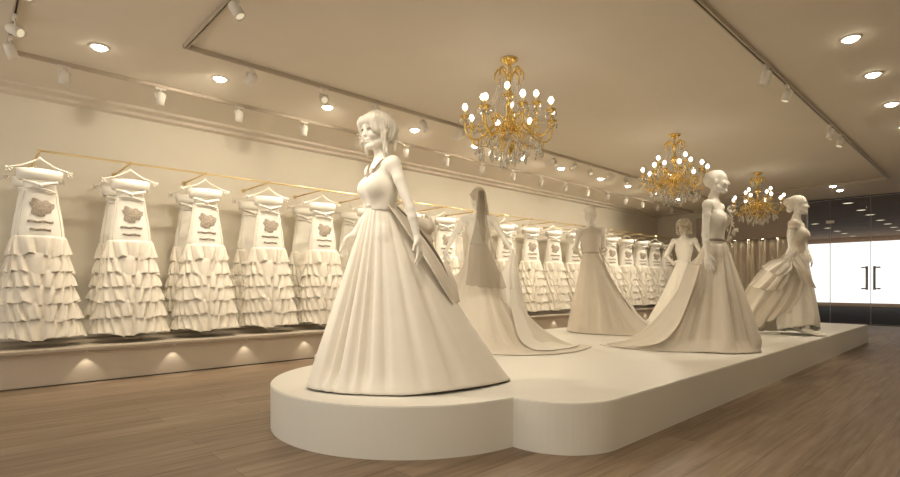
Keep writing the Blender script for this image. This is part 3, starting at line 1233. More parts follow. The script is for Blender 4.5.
# ---- 4: far one with curled hair, hands on hips
def mannequin_curls():
    f = Figure('far mannequin with big curled hair, hands on hips, seen from behind', 4.06, 9.0, math.radians(148), 1.03)
    P, R = fig_body(f, math.radians(18), math.radians(4),
                    la=dict(e=(-0.31, 0.02, 1.20), w=(-0.15, 0.08, 1.06), h=(0.8, 0.5, -0.1), p=(1, -0.2, 0), t=(0, 0, 1), curl=0.6),
                    ra=dict(e=(0.27, -0.10, 1.20), w=(0.14, 0.02, 1.06), h=(-0.8, 0.5, -0.1), p=(-1, -0.2, 0), t=(0, 0, 1), curl=0.6))
    S = SDF(0.007)
    hair_cap(S, P, R, volume=1.06)
    rng = random.Random(5)
    for i in range(90):
        a = rng.uniform(-0.22, 1.22) * PI
        zz = rng.uniform(-0.12, 0.125)
        rr = (0.100 + 0.012 * rng.random()) * math.sqrt(max(0.15, 1 - (max(0, zz) / 0.14) ** 2))
        S.ell(P((rr * math.cos(a), 0.03 + rr * math.sin(a), zz)), (0.022, 0.022, 0.020), 0.008)
    f.put('hair', S, M['hair_shaded'])

    def clip(X, Y, Z):
        ax = np.abs(X)
        return np.maximum(np.maximum(Z - (1.30 + 0.6 * ax), 1.06 - Z), ax - 0.15)
    bodice(f, clip, M['satin'])
    hem = [(0.48, 0.0), (0.40, 0.40), (0.0, 0.52), (-0.40, 0.42), (-0.62, 0.12), (-0.52, -0.12), (-0.18, -0.26), (0.28, -0.25)]
    skirt('skirt', f.root, M['satin'], (0, 0), 1.12, (0.105, 0.09), hem, [1, 1, 1, 1.15, 1.3, 1.2, 1.05, 1], folds=11, amp=0.03, fig=f, seed=21, N=260,
          hemz=[0.004, 0.004, 0.004, 0.02, 0.06, 0.05, 0.01, 0.004])
    return f


# ---- 5: corset and full skirt, facing right
def mannequin_corset():
    f = Figure('bald mannequin in a strapless corset gown with flower trim, facing right', 2.888, 5.55, math.radians(44), 1.09)
    f.off = np.array([-0.055, 0.0, 0.0])
    P, R = fig_body(f, math.radians(20), math.radians(-2),
                    la=dict(e=(0.06, 0.21, 1.19), w=(0.09, 0.17, 0.99), p=(-0.5, -0.5, 0), t=(0.9, -0.4, 0)),
                    ra=dict(e=(-0.235, -0.15, 1.21), w=(-0.215, -0.165, 1.00), h=(0.10, -0.06, -1), p=(0.5, 0.8, 0), t=(0.8, -0.6, 0), curl=0.30, spread=0.07))
    S = SDF(0.006)
    S.ell(P((0, 0.025, 0.027)), (0.0765, 0.0935, 0.090), 0.01, rot=R)
    S.ell(P((0, -0.026, 0.048)), (0.0605, 0.0505, 0.0585), 0.025, rot=R)

    def hclip(X, Y, Z):
        q = [(X - P((0, 0, 0))[0]), (Y - P((0, 0, 0))[1]), (Z - P((0, 0, 0))[2])]
        ly = q[0] * R[0, 1] + q[1] * R[1, 1] + q[2] * R[2, 1]
        lz = q[0] * R[0, 2] + q[1] * R[1, 2] + q[2] * R[2, 2]
        return np.maximum(-(ly + 0.9 * lz - 0.005), -(lz + 0.055 + 0.3 * ly))
    f.put('hair', S, M['plaster'], clip=hclip)

    def clip(X, Y, Z):
        ax = np.abs(X)
        return np.maximum(np.maximum(Z - (1.315 + 0.35 * ax), 1.02 - Z), ax - 0.155)
    bodice(f, clip, M['satin'], 0.005, 'corset')
    belt(f, 1.165, 0.112, 0.094, (-0.055, 0.0), 0.024, M['lace'], 'belt', 0.010)
    hem = [(0.33, -0.15), (0.34, 0.18), (0.06, 0.45), (-0.50, 0.56), (-1.13, 0.45), (-1.08, 0.17), (-0.86, -0.07), (-0.63, -0.20),
           (-0.36, -0.29), (-0.03, -0.40), (0.20, -0.32)]
    skirt('skirt', f.root, M['satin2'], (-0.052, 0.0), 1.145, (0.108, 0.094), hem,
          [0.98, 1, 1, 1.4, 2.2, 2.1, 1.9, 1.5, 1.10, 1.0, 0.98], folds=8, amp=0.050, fig=f, seed=5, N=380, Mr=60, sharp=1.3, grow=0.9,
          creases=((0.83, 0.012, 0.05), (0.90, 0.010, 0.035), (0.76, 0.014, 0.045), (0.70, 0.012, 0.03)))
    sheet('train_fold', f.root, M['satin2'],
          [[(-0.34, 0.00, 0.93), (-0.27, -0.14, 0.90)],
           [(-0.43, -0.02, 0.70), (-0.36, -0.17, 0.66)],
           [(-0.53, -0.04, 0.48), (-0.46, -0.20, 0.42)],
           [(-0.65, -0.04, 0.29), (-0.58, -0.22, 0.21)],
           [(-0.84, 0.02, 0.13), (-0.74, -0.16, 0.07)],
           [(-1.16, 0.22, 0.03), (-1.02, 0.08, 0.01)]], nv=14, folds=1, amp=0.012)
    # flowers cascading down the front of the corset
    bm = bmesh.new()
    cs = [(0.055, -0.06, 1.49), (0.090, -0.06, 1.40), (0.085, -0.05, 1.28), (0.065, -0.03, 1.18), (0.070, -0.05, 1.07)]
    tube(bm, smooth_path(cs, 6), 0.006, 6)
    st = bm_obj('flower_trim', bm, M['hair'], f.root, True)
    path = smooth_path(cs, 5)
    rng = random.Random(11)
    proto = None
    for i in range(15):
        p = path[min(len(path) - 1, int(i * (len(path) - 1) / 14))] + np.array([rng.uniform(-0.035, 0.045), rng.uniform(-0.03, 0.03), rng.uniform(-0.015, 0.015)])
        if proto is None:
            bm = bmesh.new()
            for k in range(5):
                a = 2 * PI * k / 5
                c = Vector((math.cos(a), math.sin(a), 0))
                t = Vector((-c.y, c.x, 0))
                pts = [Vector((0, 0, 0)), c * 0.018 + t * 0.013 + Vector((0, 0, 0.006)), c * 0.036 + t * 0.006 + Vector((0, 0, 0.014)),
                       c * 0.036 - t * 0.006 + Vector((0, 0, 0.014)), c * 0.018 - t * 0.013 + Vector((0, 0, 0.006))]
                bm.faces.new([bm.verts.new(q) for q in pts])
            bmesh.ops.solidify(bm, geom=bm.faces[:], thickness=0.003)
            r = bmesh.ops.create_icosphere(bm, subdivisions=1, radius=0.009)
            for v in r['verts']:
                v.co.z += 0.006
            proto = bm_obj('flower', bm, M['white_metal'], st)
            fl = proto
        else:
            fl = proto.copy()
            COL.objects.link(fl)
        fl.location = p
        fl.rotation_euler = (PI / 2 + rng.uniform(-0.6, 0.6), rng.uniform(-0.5, 0.9), rng.uniform(0, 2) + 0.5)
        fl.scale = [rng.uniform(0.8, 1.15)] * 3
    return f


# ---- 6: at the far right end, stepping forward with her train gathered in one hand
def mannequin_train():
    f = Figure('mannequin stepping forward with her gathered train in one hand, hair up', 4.82, 7.20, math.radians(46), 1.09)
    f.off = np.array([0.0, 0.0, 0.0])
    a = f.to_body((0.00, -0.15, 0.50))
    b = f.to_body((0.00, -0.20, 0.125))
    P, R = fig_body(f, math.radians(16), math.radians(-3),
                    la=dict(e=(0.19, 0.16, 1.28), w=(0.20, 0.06, 1.11), p=(-0.5, 0.3, 0), t=(0.9, -0.4, 0)),
                    ra=dict(e=(-0.185, -0.14, 1.36), w=(-0.235, -0.20, 1.17), h=(-0.30, -0.25, -0.8), p=(0.3, 0.8, -0.4), t=(0.8, -0.5, 0), curl=0.25, spread=0.2),
                    feet={-1: (a, b)})
    S = SDF(0.006)
    hair_cap(S, P, R, volume=1.0, fringe=False)
    S.ell(P((0, 0.000, 0.062)), (0.066, 0.078, 0.058), 0.03, rot=R)
    S.ell(P((0, 0.115, 0.060)), (0.050, 0.046, 0.050), 0.02, rot=R)
    S.ell(P((0, 0.10, -0.03)), (0.060, 0.040, 0.05), 0.02, rot=R)
    h = f.put('hair', S, M['hair'])
    c = f.R @ (P((0, 0.03, 0)) * f.s)
    ridge(h, 0.0022, 22, c)

    def clip(X, Y, Z):
        ax = np.abs(X)
        return np.maximum(np.maximum(Z - (1.385 + 0.22 * ax), 1.04 - Z), ax - 0.165)
    bodice(f, clip, M['satin2'], 0.009)
    for s in (-1, 1):
        S = SDF(0.0065)
        sh = np.array([s * 0.168, 0.012, 1.395])
        S.ell(sh, (0.062, 0.062, 0.058), 0.02)
        S.ell(sh + np.array([s * 0.012, 0, -0.05]), (0.055, 0.058, 0.03), 0.02)
        f.put('puff_sleeve', S, M['satin2'])
    # bracelet and far glove omitted: bare hands
    hem = [(0.25, 0.0), (0.21, 0.20), (0.03, 0.28), (-0.15, 0.20), (-0.20, 0.0), (-0.14, -0.22), (0.04, -0.26), (0.20, -0.17)]
    skirt('skirt', f.root, M['satin'], (0.0, 0.0), 1.16, (0.110, 0.095), hem, [0.85] * 8, folds=13, amp=0.024, fig=f, seed=31, N=300,
          hemz=[0.05, 0.03, 0.03, 0.04, 0.08, 0.13, 0.15, 0.09])
    # the train pulled up to the hand and falling back to the podium
    sheet('train', f.root, M['satin2'],
          [[(-0.265, -0.13, 1.07), (-0.20, -0.14, 1.10), (-0.06, -0.10, 1.16), (0.02, -0.10, 1.16)],
           [(-0.50, 0.00, 0.90), (-0.33, -0.16, 0.84), (-0.17, -0.19, 0.86), (-0.02, -0.18, 0.86)],
           [(-0.62, 0.16, 0.62), (-0.42, -0.06, 0.56), (-0.24, -0.16, 0.58), (-0.08, -0.19, 0.58)],
           [(-0.69, 0.24, 0.32), (-0.54, 0.06, 0.28), (-0.32, -0.08, 0.36), (-0.14, -0.15, 0.40)],
           [(-0.68, 0.30, 0.02), (-0.56, 0.16, 0.03), (-0.38, 0.04, 0.18), (-0.17, -0.08, 0.32)]], nu=60, nv=70, folds=4, amp=0.018)
    sheet('back_panel', f.root, M['satin2'],
          [[(-0.10, 0.08, 1.15), (-0.04, 0.12, 1.15)],
           [(-0.50, 0.22, 0.70), (-0.02, 0.30, 0.70)],
           [(-0.66, 0.36, 0.012), (0.10, 0.42, 0.012)]], nu=40, nv=40, folds=4, amp=0.02)
    # flounces standing off the train by the hand
    sheet('flounce', f.root, M['satin'],
          [[(-0.29, -0.16, 1.04), (-0.25, -0.18, 1.03), (-0.21, -0.19, 1.01)],
           [(-0.42, -0.14, 1.02), (-0.36, -0.26, 0.95), (-0.26, -0.27, 0.90)],
           [(-0.53, -0.06, 0.93), (-0.47, -0.22, 0.84), (-0.34, -0.26, 0.82)]], nu=30, nv=40, folds=3, amp=0.022)
    sheet('flounce', f.root, M['satin2'],
          [[(-0.44, -0.05, 0.93), (-0.36, -0.22, 0.90), (-0.24, -0.25, 0.94)],
           [(-0.53, 0.00, 0.80), (-0.45, -0.22, 0.76), (-0.29, -0.26, 0.78)],
           [(-0.63, 0.06, 0.67), (-0.54, -0.16, 0.62), (-0.36, -0.22, 0.63)]], nu=30, nv=40, folds=3, amp=0.022)
    sheet('drape_panel', f.root, M['satin2'],
          [[(-0.22, -0.19, 1.03), (-0.17, -0.20, 1.05), (-0.11, -0.17, 1.08)],
           [(-0.20, -0.26, 0.90), (-0.10, -0.26, 0.88), (-0.02, -0.24, 0.86)],
           [(-0.12, -0.26, 0.72), (-0.02, -0.27, 0.68), (0.08, -0.25, 0.64)]], nu=30, nv=30, folds=2, amp=0.012)
    return f


mannequin_front()
mannequin_veiled()
mannequin_belted()
mannequin_curls()
mannequin_corset()
mannequin_train()


# ------------------------------------------------------------------ gowns on the rail
RAIL_Y, RAIL_Z = 6.75, 2.37
GX0, GDX, GN = 0.575, 0.806, 19
ORD = ['first', 'second', 'third', 'fourth', 'fifth', 'sixth', 'seventh', 'eighth', 'ninth', 'tenth', 'eleventh', 'twelfth',
       'thirteenth', 'fourteenth', 'fifteenth', 'sixteenth', 'seventeenth', 'eighteenth', 'nineteenth']


def make_rail():
    t = thing('garment_rail', 'long thin gold garment rail along the left wall', 'rail', (0, 0, 0))
    bm = bmesh.new()
    tube(bm, [(GX0 - 0.03, RAIL_Y, RAIL_Z), (GX0 + GDX * (GN - 1) + 0.3, RAIL_Y, RAIL_Z)], 0.011, 10)
    bm_obj('rail_bar', bm, M['gold_soft'], t, True)
    proto = None
    for k in range(GN):
        x = GX0 + GDX * k
        if proto is None:
            bm = bmesh.new()
            tube(bm, [(0, RAIL_Y - 0.05, RAIL_Z), (0, YW, RAIL_Z)], 0.010, 8)
            lathe(bm, [(0.0, 0), (0.03, 0.0), (0.03, 0.012), (0.0, 0.012)], 12)
            for v in bm.verts[-26:]:
                v.co = Vector((v.co.x, YW - v.co.z, RAIL_Z + v.co.y))
            proto = bm_obj('rail_bracket', bm, M['gold_soft'], t, True, loc=(x, 0, 0))
        else:
            c = proto.copy()
            COL.objects.link(c)
            c.location = (x, 0, 0)


make_rail()


def ell_ring(hw, hd, z, N, cy=0.0, mod=None):
    out = []
    for i in range(N):
        a = 2 * PI * i / N
        out.append((hw * math.cos(a), cy + hd * math.sin(a), z))
    return out


def loft(name, rings, m, parent, close_top=False, smooth=True):
    N = len(rings[0])
    V = [p for r in rings for p in r]
    F = []
    for j in range(len(rings) - 1):
        for i in range(N):
            i2 = (i + 1) % N
            F.append((j * N + i, j * N + i2, (j + 1) * N + i2, (j + 1) * N + i))
    if close_top:
        F.append(tuple(range(N)))
    o = mesh_obj(name, V, F, m, parent, smooth)
    fix_normals(o)
    return o


def make_gown(label, depth, group, seed, plain=False):
    """origin on the rail line; the gown faces -Y; z measured down from the rail"""
    t = thing('ruffled_gown', label, 'gown', (GX0, RAIL_Y, RAIL_Z), 0, group)
    rng = np.random.RandomState(seed)
    N = 48
    # bodice shell
    prof = [(-0.895, 0.205), (-0.80, 0.198), (-0.66, 0.180), (-0.54, 0.158), (-0.44, 0.148), (-0.385, 0.136), (-0.35, 0.134), (-0.30, 0.145), (-0.235, 0.165), (-0.215, 0.168)]
    rings = [ell_ring(w, min(w * 0.62, depth * 0.55), z, N) for z, w in prof]
    loft('bodice', rings[::-1], M['gown'], t, close_top=True)
    # folded bust band
    rb = []
    for z, w, e in ((-0.315, 0.165, 0.01), (-0.31, 0.180, 0.026), (-0.26, 0.188, 0.032), (-0.215, 0.192, 0.030), (-0.205, 0.188, 0.012)):
        rb.append(ell_ring(w, min(w * 0.62, depth * 0.55) + e, z, N))
    loft('bust_band', rb, M['gown'], t)
    # tied sash below the bust: two leaves and a knot
    bm = bmesh.new()
    yb = -min(0.09, depth * 0.42) - 0.012
    for s in (-1, 1):
        tube(bm, smooth_path([(0, yb - 0.02, -0.375), (s * 0.045, yb - 0.022, -0.355), (s * 0.10, yb + 0.005, -0.335), (s * 0.135, yb + 0.03, -0.325)], 5), [0.008] + [0.017] * 12 + [0.020] * 3, 8)
    tube(bm, smooth_path([(-0.12, yb + 0.02, -0.40), (-0.04, yb - 0.010, -0.395), (0.05, yb - 0.010, -0.41), (0.12, yb + 0.02, -0.43)], 5), 0.012, 8)
    r = bmesh.ops.create_icosphere(bm, subdivisions=2, radius=0.024)
    for v in r['verts']:
        v.co += Vector((0, yb - 0.022, -0.372))
    bm_obj('sash', bm, M['gown'], t, True)
    # lace applique patch and bands on the front panel
    def front(x, z):
        w = np.interp(-z, [-p[0] for p in prof[::-1]], [p[1] for p in prof[::-1]])
        d = min(w * 0.62, depth * 0.55)
        return -d * math.sqrt(max(0.02, 1 - (x / w) ** 2))
    K = 0 if plain else 40
    bm = bmesh.new()
    cx, cz = 0.005, -0.590
    ce = bm.verts.new((cx, front(cx, cz) - 0.016, cz))
    ring1, ring2 = [], []
    for i in range(K):
        a = 2 * PI * i / K
        rr = 1 + 0.13 * math.sin(3 * a + 1) + 0.10 * math.sin(7 * a) + 0.06 * rng.randn() * 0.5
        for R_, lst, off in ((0.6, ring1, 0.014), (1.0, ring2, 0.006)):
            x = cx + 0.092 * rr * R_ * math.copysign(abs(math.cos(a)) ** 0.7, math.cos(a))
            z = cz + 0.082 * rr * R_ * math.copysign(abs(math.sin(a)) ** 0.7, math.sin(a))
            lst.append(bm.verts.new((x, front(x, z) - off, z)))
    for i in range(K):
        i2 = (i + 1) % K
        bm.faces.new((ce, ring1[i], ring1[i2]))
        bm.faces.new((ring1[i], ring2[i], ring2[i2], ring1[i2]))
    if plain:
        bm.free()
    else:
        bm_obj('lace_patch', bm, M['lace'], t, True)['label'] = 'dark lace patch'
    for zc, hw in (() if plain else ((-0.735, 0.105), (-0.815, 0.085))):
        V, F = [], []
        n = 18
        for i in range(n + 1):
            x = -hw + 2 * hw * i / n
            for dz, off in ((-0.011, 0.002), (-0.007, 0.010), (0.007, 0.010), (0.011, 0.002)):
                V.append((x, front(x, zc + dz) - off, zc + dz + 0.004 * math.sin(x * 60)))
        for i in range(n):
            for q in range(3):
                F.append((i * 4 + q, i * 4 + q + 1, i * 4 + q + 5, i * 4 + q + 4))
        o = mesh_obj('lace_band', V, F, M['lace'], t)
        fix_normals(o)
        o['label'] = 'dark lace band'
    # seams up the sides of the front panel
    for s in (-1, 1):
        bm = bmesh.new()
        pts = []
        for i in range(12):
            z = -0.43 - 0.45 * i / 11
            w = np.interp(-z, [-p[0] for p in prof[::-1]], [p[1] for p in prof[::-1]])
            x = s * w * 0.86
            pts.append((x, front(x, z) - 0.002, z))
        tube(bm, pts, 0.0035, 5)
        bm_obj('seam', bm, M['satin2'], t, True)
    # six ruffle tiers
    zs = [-0.880, -1.075, -1.245, -1.395, -1.555, -1.735, -1.905]
    ws = [0.218, 0.243, 0.270, 0.297, 0.323, 0.348, 0.374]
    NN, MM = 200, 9

    def tri(x, k):
        """asymmetric pleat wave"""
        y = (x / (2 * PI)) % 1.0
        return 2 * (y / k if y < k else (1 - y) / (1 - k)) - 1
    for k in range(6):
        z0, z1 = zs[k] + (0.0 if k == 0 else 0.03), zs[k + 1]
        w0, w1 = ws[k] * (0.95 if k == 0 else 0.87), ws[k + 1]
        ph = rng.rand(8) * 6.28
        nf = 13 + 2 * k
        V, F = [], []
        for j in range(MM + 1):
            v = j / MM
            for i in range(NN):
                a = 2 * PI * i / NN
                af = (a + PI / 2 + PI) % (2 * PI) - PI          # 0 at the front
                gather = math.exp(-(af / 0.22) ** 2)
                aa = a - (0.30 * (1 - v)) * math.tanh(af * 2.0)
                wob = 1.1 * math.sin(3 * aa + ph[1]) + 0.7 * math.sin(5 * aa + ph[5])
                fold = 0.65 * tri(nf * aa + ph[0] + wob, 0.72) + 0.45 * tri(nf * 2.0 * aa + ph[2] + 2 * wob, 0.3) * (0.5 + 0.5 * math.sin(2 * aa + ph[6]))
                low = math.sin(4 * aa + ph[3]) + 0.6 * math.sin(7 * aa + ph[4])
                w = w0 + (w1 - w0) * (0.45 * v + 0.55 * v ** 0.55)
                amp = (0.007 + 0.036 * v ** 0.8)
                rr = 1 + (amp * fold) / w - 0.10 * gather * v
                d = depth * (0.62 + 0.38 * w / 0.374)
                z = z0 + (z1 - z0) * v + (0.012 * low + 0.016 * fold) * v ** 2 + (0.022 * gather * v * math.sin(ph[7] + k) if k else 0)
                V.append((w * rr * math.cos(a), d * w / ws[-1] * 1.0 * rr * math.sin(a) * 1.15, z))
        for j in range(MM):
            for i in range(NN):
                i2 = (i + 1) % NN
                F.append((j * NN + i, j * NN + i2, (j + 1) * NN + i2, (j + 1) * NN + i))
        if k == 0:
            F.append(tuple(range(NN)))
        o = mesh_obj('ruffle_tier', V, F, M['ruffle'], t)
        fix_normals(o)
    return t


def make_hanger(label, group, side=False):
    t = thing('clothes_hanger', label, 'hanger', (GX0, RAIL_Y, RAIL_Z), 0, group)
    bm = bmesh.new()
    hook = [(0.0, 0.0, -0.085), (0.0, 0.0, -0.035), (0.0, -0.014, -0.016)]
    for i in range(9):
        a = -0.1 + (PI + 0.6) * i / 8
        hook.append((0, 0.017 * math.cos(PI + a) + 0.0, 0.000 + 0.018 * math.sin(a)))
    if side:                                          # hooked over a bracket that runs out from the wall
        hook = [(q[1], q[0], q[2]) for q in hook]
    tube(bm, hook, 0.0035, 6)
    bm_obj('hook', bm, M['gold_soft'], t, True)
    bm = bmesh.new()
    for s in (-1, 1):
        tube(bm, smooth_path([(0, 0, -0.070), (s * 0.035, 0, -0.100), (s * 0.12, 0, -0.155), (s * 0.215, 0, -0.19), (s * 0.255, 0, -0.205)], 6), [0.008] * 18 + [0.010] * 7, 8)
    bm_obj('shoulder_bar', bm, M['white_metal'], t, True)
    for s in (-1, 1):
        bm = bmesh.new()
        for q in range(9):
            r = bmesh.ops.create_icosphere(bm, subdivisions=1, radius=0.011)
            for v in r['verts']:
                v.co += Vector((s * (0.245 + 0.022 * math.cos(q * 2.4)), 0.018 * math.sin(q * 2.4), -0.205 + 0.012 * math.cos(q * 1.3) - 0.003 * q))
        bm_obj('bead_cluster', bm, M['white_metal'], t)
    # loops carrying the gown
    bm = bmesh.new()
    for s in (-1, 1):
        tube(bm, smooth_path([(s * 0.16, 0.0, -0.172), (s * 0.158, -0.012, -0.20), (s * 0.150, -0.03, -0.24)], 4), 0.003, 5)
    bm_obj('ribbon_loop', bm, M['gown'], t)
    return t


def gown_place(k):
    """where the k-th gown of the rail is, in words"""
    if k < 5:
        return '%s from the left rail end' % ORD[k]
    if k == 5:
        return 'behind the large front mannequin'
    if k == 6:
        return 'just right of the front mannequin'
    if k == 7:
        return 'left of the veiled mannequin'
    if k == 8:
        return 'behind the veiled mannequin'
    if k == 18:
        return 'nearest the far corner'
    return '%s from the far corner' % ORD[18 - k]


g_front = make_gown('', 0.250, 'ruffled gowns at the front of the rail', 3)
g_back = make_gown('', 0.130, 'ruffled gowns behind the front row', 9, True)
h0 = make_hanger('', 'clothes hangers on the gold rail')
h1 = make_hanger('', 'clothes hangers on the gold rail', True)
BACK_DY = 0.55
for k in range(GN):
    x = GX0 + GDX * k
    w = gown_place(k)
    lf = 'white ruffled gown in front row, ' + w
    lb = 'white ruffled gown hung close to the wall, ' + w
    hf = 'white hanger of the front-row gown ' + w
    hb = 'white hanger by the wall, of gown ' + w
    rz = -0.55 * math.atan2(x, RAIL_Y)                # the gowns hang slightly turned to the shop front
    if k == 0:
        g_front.rotation_euler = (0, 0, rz)
        h0.rotation_euler = (0, 0, rz)
        g_front.location = (x, RAIL_Y, RAIL_Z)
        g_front['label'] = lf
        g_back.location = (x, RAIL_Y + BACK_DY, RAIL_Z)
        g_back['label'] = lb
        h0['label'] = hf
        h1.location = (x, RAIL_Y + BACK_DY, RAIL_Z)
        h1['label'] = hb
    else:
        copy_thing(g_front, (x, RAIL_Y, RAIL_Z), lf, rz)
        copy_thing(g_back, (x, RAIL_Y + BACK_DY, RAIL_Z), lb)
        copy_thing(h0, (x, RAIL_Y, RAIL_Z), hf, rz)
        copy_thing(h1, (x, RAIL_Y + BACK_DY, RAIL_Z), hb)


# ------------------------------------------------------------------ chandeliers
def make_chandelier(label):
    t = thing('crystal_chandelier', label, 'chandelier', (3.89, 3.30, CEIL), 0, 'gold crystal chandeliers')
    G = M['gold']
    bm = bmesh.new()
    lathe(bm, [(0, 0), (0.085, 0), (0.085, -0.012), (0.06, -0.03), (0.03, -0.05), (0.012, -0.065), (0.0, -0.065)], 24)
    bm_obj('canopy', bm, G, t, True)
    bm = bmesh.new()
    lathe(bm, [(0.010, -0.05), (0.010, -0.13), (0.030, -0.15), (0.040, -0.18), (0.018, -0.21), (0.014, -0.30), (0.035, -0.33), (0.050, -0.37), (0.030, -0.41),
               (0.016, -0.44), (0.016, -0.54), (0.045, -0.57), (0.065, -0.62), (0.075, -0.66), (0.05, -0.71), (0.022, -0.74), (0.018, -0.80), (0.050, -0.83),
               (0.055, -0.86), (0.028, -0.90), (0.012, -0.93), (0.0, -0.945)], 20)
    bm_obj('stem', bm, G, t, True)
    # crown of curled leaves near the ceiling
    leaf = None
    for k in range(8):
        a = 2 * PI * k / 8
        if leaf is None:
            bm = bmesh.new()
            tube(bm, smooth_path([(0.015, 0, -0.22), (0.05, 0, -0.13), (0.10, 0, -0.10), (0.135, 0, -0.14), (0.14, 0, -0.20), (0.115, 0, -0.215)], 6),
                 [0.006] * 6 + [0.010] * 14 + [0.006] * 11, 7)
            leaf = bm_obj('crown_leaf', bm, G, t, True)
            c = leaf
        else:
            c = leaf.copy()
            COL.objects.link(c)
        c.rotation_euler = (0, 0, a)

    def crystal_mesh(r, h):
        bm = bmesh.new()
        lathe(bm, [(0, 0.0), (r * 0.35, -h * 0.12), (r, -h * 0.55), (r * 0.6, -h * 0.85), (0, -h)], 6)
        r2 = bmesh.ops.create_icosphere(bm, subdivisions=1, radius=r * 0.45)
        for v in r2['verts']:
            v.co.z += r * 0.5
        return bm

    def arm_tree(R, zc, zb, ang, first, ztop, ndrop):
        """scrolled arm with cup, candle, bulb and hanging crystals"""
        if first is None:
            bm = bmesh.new()
            tube(bm, smooth_path([(0.045, 0, zc), (0.12, 0, zc + 0.06), (R * 0.45, 0, zc + 0.02), (R * 0.68, 0, zc - 0.075), (R * 0.9, 0, zc - 0.06),
                                  (R, 0, zc + 0.03), (R, 0, zb - 0.10)], 7), 0.0095, 8)
            tube(bm, smooth_path([(R * 0.5, 0, zc + 0.0), (R * 0.58, 0, zc + 0.08), (R * 0.70, 0, zc + 0.06), (R * 0.68, 0, zc - 0.0), (R * 0.61, 0, zc + 0.02)], 6), 0.007, 7)
            tube(bm, smooth_path([(R * 0.80, 0, zc - 0.07), (R * 0.78, 0, zc - 0.13), (R * 0.70, 0, zc - 0.13), (R * 0.70, 0, zc - 0.09)], 6), 0.006, 7)
            A = bm_obj('arm', bm, G, t, True)
            bm = bmesh.new()
            lathe(bm, [(0.0, -0.115), (0.02, -0.11), (0.046, -0.085), (0.050, -0.078), (0.02, -0.085), (0.016, -0.08), (0.0, -0.08)], 16, (R, 0, zb))
            bm_obj('drip_cup', bm, G, A, True)
            bm = bmesh.new()
            lathe(bm, [(0.0, -0.085), (0.013, -0.085), (0.013, -0.02), (0.0, -0.02)], 12, (R, 0, zb))
            bm_obj('candle_sleeve', bm, M['gold_soft'], A, True)
            bm = bmesh.new()
            lathe(bm, [(0.0, -0.024), (0.012, -0.022), (0.025, 0.0), (0.026, 0.012), (0.015, 0.034), (0.0, 0.044)], 14, (R, 0, zb))
            bm_obj('bulb', bm, M['bulb'], A, True)
            for q in range(ndrop):
                aa = 2 * PI * q / ndrop
                d = bm_obj('crystal_drop', crystal_mesh(0.014, 0.060), M['crystal'], A, False)
                d.location = (R + 0.046 * math.cos(aa), 0.046 * math.sin(aa), zb - 0.095)
            d = bm_obj('crystal_drop', crystal_mesh(0.019, 0.085), M['crystal'], A, False)
            d.location = (R * 0.76, 0, zc - 0.15)
            A.rotation_euler = (0, 0, ang)
            # bead swag rising to the crown
            bm = bmesh.new()
            pts = smooth_path([(R - 0.02, 0, zb - 0.085), (R * 0.66, 0, zb - 0.09), (R * 0.36, 0, (zb + ztop) / 2 - 0.04), (0.10, 0, ztop)], 9)
            for p in pts[::1]:
                r = bmesh.ops.create_icosphere(bm, subdivisions=1, radius=0.0062)
                for v in r['verts']:
                    v.co += Vector(p)
            B = bm_obj('bead_swag', bm, M['crystal'], t, False)
            B.rotation_euler = (0, 0, ang)
            return (A, B)
        A, B = first
        c = A.copy()
        COL.objects.link(c)
        c.rotation_euler = (0, 0, ang)
        for ch in list(A.children):
            d = ch.copy()
            COL.objects.link(d)
            d.parent = c
        b = B.copy()
        COL.objects.link(b)
        b.rotation_euler = (0, 0, ang)
        return first

    first = None
    for k in range(8):
        r = arm_tree(0.44, -0.72, -0.50, 2 * PI * (k + 0.25) / 8, first, -0.20, 4)
        first = first or r
    first = None
    for k in range(4):
        r = arm_tree(0.26, -0.58, -0.36, 2 * PI * (k + 0.4) / 4, first, -0.18, 3)
        first = first or r
    # hanging crystal curtain under the arms: two rings of drops and strands to the finial
    ring = bmesh.new()
    for R_, z in ((0.17, -0.86), (0.30, -0.80)):
        pts = [(R_ * math.cos(2 * PI * i / 36), R_ * math.sin(2 * PI * i / 36), z) for i in range(37)]
        tube(ring, pts, 0.005, 6, cap=False)
    for k in range(8):
        a = 2 * PI * k / 8
        tube(ring, [(0.05 * math.cos(a), 0.05 * math.sin(a), -0.75), (0.17 * math.cos(a), 0.17 * math.sin(a), -0.86)], 0.004, 5)
        tube(ring, [(0.05 * math.cos(a), 0.05 * math.sin(a), -0.70), (0.30 * math.cos(a), 0.30 * math.sin(a), -0.80)], 0.004, 5)
    bm_obj('crystal_ring', ring, G, t, True)
    d0 = None
    for R_, z, n, L in ((0.30, -0.80, 18, 1.0), (0.17, -0.865, 12, 1.0), (0.09, -0.93, 7, 0.9)):
        for i in range(n):
            a = 2 * PI * i / n
            if d0 is None:
                d0 = bm_obj('crystal_drop', crystal_mesh(0.019, 0.105), M['crystal'], t, False)
                c = d0
            else:
                c = d0.copy()
                COL.objects.link(c)
            c.location = (R_ * math.cos(a), R_ * math.sin(a), z - 0.012)
            c.scale = (L, L, L * (0.9 + 0.25 * ((i * 7) % 3)))
    bm = bmesh.new()
    r = bmesh.ops.create_icosphere(bm, subdivisions=2, radius=0.030)
    for v in r['verts']:
        v.co.z -= 0.985
    bm_obj('crystal_ball', bm, M['crystal'], t, False)
    return t


